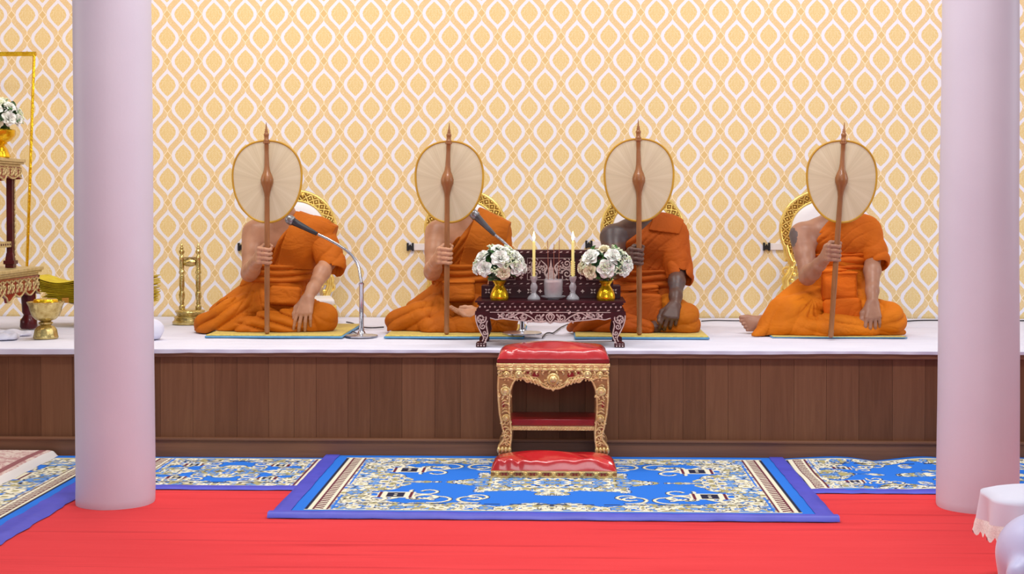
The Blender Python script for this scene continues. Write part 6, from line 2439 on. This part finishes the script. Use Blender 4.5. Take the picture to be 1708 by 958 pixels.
# ---- white cloth bundle beside the column
p = at_y(249, 560, 7.15)
base = V((p.x, 7.15, ZS + .001))
F = Field((base.x - .12, base.y - .12, ZS), (base.x + .12, base.y + .12, ZS + .14), .005)
F.ell(base + V((0, 0, .045)), (.075, .07, .062), .02)
F.ell(base + V((-.03, .02, .03)), (.07, .06, .045), .03)
F.grow(lambda x, y, z: .008 * (vnoise(x * 26, y * 26, z * 26, 4) - .5) + .006 * (vnoise(x * 55, y * 55, z * 40, 7) - .5))
F.plane_cut((0, 0, ZS + .001), (0, 0, -1))
o = put('cloth_bundle', F.mesh('cloth_bundle'), M['cloth_white'], None, 180, 0, base)
tag(o, 'small bundle of white cloth on the stage peeking out beside the column', 'cloth')
F = Field((-3.4, 6.80, ZS), (-2.55, 7.35, ZS + .10), .006)
for (px, py, r0, r1) in ((10, 560, .10, .032), (40, 552, .09, .028), (0, 548, .08, .03), (-10, 566, .1, .03)):
    q = at_z(px, py, ZS)
    F.ell(q, (r0 * 1.2, r0 * .8, r1), .03)
F.grow(lambda x, y, z: .022 * (vnoise(x * 18, y * 24, z * 18, 8) - .5) + .009 * np.abs(np.sin(x * 34 + y * 21 + vnoise(x * 9, y * 9, z * 9, 2) * 5)))
F.plane_cut((0, 0, ZS + .001), (0, 0, -1))
q = at_z(20, 556, ZS)
o = put('rumpled_cloth', F.mesh('rumpled_cloth'), M['cloth_white'], None, 180, 0, V((q.x, q.y, ZS)))
tag(o, 'rumpled white cloth heaped at the foot of the gilded tables', 'cloth')

# ---- gold stand with two turned posts
YP = 8.06
cx0, cx1 = at_y(303.5, 500, YP), at_y(331, 500, YP)
pc = (cx0 + cx1) / 2
zb, ztb = at_y(316, 546, YP).z, at_y(316, 516, YP).z
zb = ZS + .002
t = thing('twin_post_stand', 'gold stand with two turned posts and a crossbar on a rounded base', 'stand', (pc.x, YP, zb))
b = MB()
H = ztb - zb
b.lathe([(.098, 0), (.100, .012), (.090, .020), (.086, .035), (.092, H * .45), (.086, H * .52), (.074, H * .60), (.078, H * .72), (.086, H * .84), (.080, H * .93), (.060, H)], (pc.x, YP, zb), 36)
b.build('base', M['brass'], t, 35)
s_ = YP / FOC
for c in (cx0, cx1):
    b = MB()
    pr_ = [(4.6, 0), (5.2, 2), (5.2, 6), (3.2, 8), (4.2, 11), (3.2, 14), (4.6, 20), (5.4, 26), (4.4, 31), (3.4, 33), (4.6, 42), (4.4, 58), (3.2, 62), (5.2, 64), (5.2, 67), (4.0, 69),
           (4.2, 88), (4.4, 90), (4.9, 92), (3.2, 94), (2.4, 97), (4.4, 100), (4.8, 103), (2.6, 106), (3.4, 109), (1.8, 111), (2.2, 113), (.9, 115), (.4, 118)]
    b.lathe([(r * s_, z * s_ * .955) for r, z in pr_], (c.x, YP, ztb - .002), 16)
    b.build('post', M['brass'], t, 40)
b = MB()
zc_ = at_y(317, 437, YP).z
x0, x1 = cx0.x + .014, cx1.x - .014
b.box(((x0 + x1) / 2, YP, zc_ + .022), (x1 - x0 + .008, .022, .010))
b.lathe([(.016, 0), (.022, (x1 - x0) * .2), (.024, (x1 - x0) * .5), (.022, (x1 - x0) * .8), (.016, x1 - x0)], (x0, YP, zc_ - .004), 16, (1, 0, 0))
b.build('crossbar', M['brass'], t, 40)

# ---- white strips with black clips on the wall
for px0, px1, py, hgt, lab in ((397, 440, 412, 10, 'white strip with a black clip on the wall behind the bare shoulder nearest the twin-post stand'),
                          (678.5, 730, 412, 10, 'white strip with a black clip on the wall beside the bare arm of the person with the upturned palm'),
                          (976, 1020, 408, 10, 'white strip with a black clip on the wall just above the inlaid screen'),
                          (1272, 1320, 411.5, 10, 'white strip with a black clip on the wall beside the tattooed upper arm')):
    a, c = at_y(px0, py, YW), at_y(px1, py, YW)
    t = thing('wall_strip', lab, 'wall strip', (a.x, YW - .002, a.z - .02), 'white wall strips with clips')
    b = MB()
    b.box(((a.x + c.x) / 2 + .02, YW - .006, a.z), (c.x - a.x - .045, .010, .040))
    b.build('strip', M['white_plastic'], t, 40, .002)
    b = MB()
    w = .044
    for dx in (-.015, .015):
        b.box((a.x + .022 + dx, YW - .010, a.z), (.012, .018, .048))
    b.box((a.x + .022, YW - .008, a.z - .006), (w * .9, .012, .024))
    b.box((a.x + .022, YW - .014, a.z + .010), (.010, .010, .008))
    b.build('clip', M['black'], t, 40, .0015)

# ---- cables on the cloth
def cable(pts, r, lab, z=ZS + .0055):
    P_ = [at_z(p[0], p[1], z) for p in pts]
    for q in P_:
        q.z = z
    # smooth the path
    out = []
    for i in range(len(P_) - 1):
        p0, p1, p2, p3 = P_[max(i - 1, 0)], P_[i], P_[i + 1], P_[min(i + 2, len(P_) - 1)]
        for k in range(8):
            t = k / 8
            out.append(.5 * ((2 * p1) + (p2 - p0) * t + (2 * p0 - 5 * p1 + 4 * p2 - p3) * t * t + (3 * p1 - p0 - 3 * p2 + p3) * t ** 3))
    out.append(P_[-1])
    b = MB()
    b.tube(out, r, 6)
    o = b.build('cable', M['cable'], smooth=60, loc=tuple(P_[0]))
    tag(o, lab, 'cable')


cable([(597, 557), (591, 554.5), (585, 551), (580, 547), (576, 543)], .0038, 'black cable leading from the foot of the first microphone stand under the mat')
cable([(578, 537.5), (588, 539.5), (600, 545), (618, 547), (640, 546)], .0038, 'black cable lying across the cloth between two seated people')
cable([(905, 563), (910, 557), (916, 555.5), (922, 556), (928, 552), (936, 546), (948, 541)], .0036, 'grey wavy cable on the white cloth seen beneath the inlaid table')
cable([(1170, 536), (1190, 534.8), (1220, 535.2), (1250, 535.5)], .0034, 'dark cable along the wall foot between the two seated people nearest the column')
cable([(1508, 536.5), (1530, 535), (1560, 534.6), (1640, 535), (1760, 535.5)], .0042, 'dark cable along the wall foot running behind the column')

# ------------------------------------------------------------------ draped satin seat with a lace cloth at the near corner
YC = 4.05
lx = at_y(1660, 940, 3.72).x
ztop_ = at_y(1706, 860, 3.84).z
F = Field((lx - .12, 3.60, .0), (lx + 1.05, 4.42, .45), .0075)
F.rbox((lx + .53, 3.84, ztop_ / 2 - .06), (.47, .15, ztop_ / 2 + .055), .12, .02)
F.cap((lx + .14, 3.84, ztop_ - .095), (lx + .9, 3.84, ztop_ - .09), .09, .09, .05)
for k in range(9):
    X = lx + .055 + .095 * k
    F.cap((X + .012, 3.74, ztop_ - .13), (X - .012 * (k % 3), 3.705, -.02), .032, .052, .035)
for k in range(3):
    Y = 3.76 + .09 * k
    F.cap((lx + .085 + .3 * (Y - 3.72), Y, ztop_ - .15), (lx + .06 + .3 * (Y - 3.72), Y + .01, -.02), .030, .048, .03)
F.grow(lambda x, y, z: .006 * (vnoise(x * 9, y * 9, z * 5, 3) - .5))
F.plane_cut((0, 0, .002), (0, 0, -1))
o = put('draped_seat', F.mesh('draped_seat'), M['lavender'], None, 180, 0, V((lx + .5, 3.84, .002)))
tag(o, 'seat draped to the floor in pale lavender satin at the near corner', 'seat')

# lace-edged cloth spread over a padded rest just behind it
YL = 4.55
zl0 = at_y(1700, 815, YL).z
xl0 = at_y(1662, 838, YL - .10).x
t = thing('lace_cloth', 'white cloth with a scalloped lace edge hanging beside the lavender satin', 'cloth', (xl0 + .4, YL, .10))


def plan(u):
    """Rounded-rectangle plan of the rest, walked once round from the middle of the back."""
    hw, hd, r = .42, .135, .075
    per = [(0, hd), (-hw + r, hd)] + [(-hw + r - r * math.sin(k * PI / 12), hd - r + r * math.cos(k * PI / 12)) for k in range(1, 7)]
    per += [(-hw, -hd + r)] + [(-hw + r - r * math.cos(k * PI / 12), -hd + r - r * math.sin(k * PI / 12)) for k in range(1, 7)]
    per += [(0, -hd)]
    per = per + [(-x, y) for x, y in per[-2::-1]]
    ds = [0]
    for p, q in zip(per, per[1:]): ds.append(ds[-1] + math.hypot(q[0] - p[0], q[1] - p[1]))
    s = u * ds[-1]
    for i in range(len(per) - 1):
        if s <= ds[i + 1] or i == len(per) - 2:
            f = (s - ds[i]) / (ds[i + 1] - ds[i] + 1e-9)
            return (per[i][0] + (per[i + 1][0] - per[i][0]) * f, per[i][1] + (per[i + 1][1] - per[i][1]) * f, s)


LCX = xl0 + .42


def skirt(u, q, drop, flare):
    x, y, s = plan(u)
    # the hem drops lower towards the front of the free end
    k = math.sin(s * 46) * .007 * q + math.sin(s * 19 + 1) * .008 * q
    f = 1 + (flare * q + k) / .14
    low = drop * (1 + .25 * math.sin(s * 5))
    return V((LCX + x * (1 + (flare * q + k) / .45), YL + y * f, zl0 - .022 - low * q))


b = MB()


def top_pt(u, v):
    if v <= .6:
        q = v / .6
        x, y, s = plan(u)
        return V((LCX + x * q, YL + y * q, zl0 - .022 * q ** 6))
    return skirt(u, (v - .6) / .4, .075, .006)


b.grid(top_pt, 150, 20)
lc_o = b.build('cloth', M['cloth_white'], t, 180)
b = MB()


def lace_pt(u, v):
    p = skirt(u, 1.0, .075, .006)
    x, y, s = plan(u)
    sc = .020 * abs(math.sin(s * PI / .034)) * (v > .6)
    d = V((x, y * 2, 0)).normalized()
    return p + d * (.006 * v + .004 * math.sin(s * 90) * v) - V((0, 0, .034 * v + sc))


b.grid(lace_pt, 300, 6)
b.build('lace_edge', M['lace'], t, 180)
b = MB()
b.box((LCX, YL, (zl0 - .03) / 2), (.74, .17, zl0 - .034))
o = b.build('padded_rest', M['cloth_white'], smooth=60, bevel=.05, loc=(LCX, YL, 0.001))
tag(o, 'white padded rest under the lace-edged cloth', 'rest')


# ------------------------------------------------------------------ light
w = bpy.data.worlds.new('world')
SC.world = w
w.use_nodes = True
nt = w.node_tree
bg = nt.nodes['Background']
bg.inputs['Color'].default_value = (0.97, 0.96, 1.0, 1)
bg.inputs['Strength'].default_value = 0.27


def area(name, loc, target, size, power, color, sy=None):
    l = bpy.data.lights.new(name, 'AREA')
    l.energy = power
    l.color = color
    l.shape = 'RECTANGLE'
    l.size = size
    l.size_y = sy or size
    o = bpy.data.objects.new(name, l)
    COL.objects.link(o)
    o.location = loc
    o.rotation_euler = (V(target) - V(loc)).to_track_quat('-Z', 'Y').to_euler()
    return o


area('ceiling_lamp', (-1.7, 6.7, 4.4), (-1.7, 7.1, 0.5), 1.6, 84, (1.0, .96, .91), .35)
area('ceiling_lamp', (1.7, 6.7, 4.4), (1.7, 7.1, 0.5), 1.6, 84, (1.0, .97, .94), .35)
area('ceiling_lamp', (0, 3.9, 4.4), (0, 4.6, 0), 2.4, 158, (1.0, .98, .97), .5)
area('front_fill', (0.6, -2.6, 2.4), (0, 7, 1.0), 3.2, 120, (.93, .96, 1.0), 2.2)  # added frontal fill from behind the camera, no actual doorway
area('window_daylight', (5.2, 6.4, 2.2), (0, 7.0, 1.2), 1.4, 60, (.90, .93, 1.0), 2.0)
area('window_daylight', (-5.2, 6.0, 2.2), (0, 7.0, 1.2), 1.4, 40, (1.0, .95, .93), 2.0)
area('altar_lamp', (-3.4, 6.4, 3.0), (-2.9, 8.2, 1.0), .5, 14, (1.0, .74, .45), .5)

vs_ = SC.view_settings
vs_.view_transform = 'Standard'
vs_.look = 'None'
vs_.exposure = -0.31
vs_.gamma = 1.0
vs_.use_curve_mapping = False
SC.display_settings.display_device = 'sRGB'
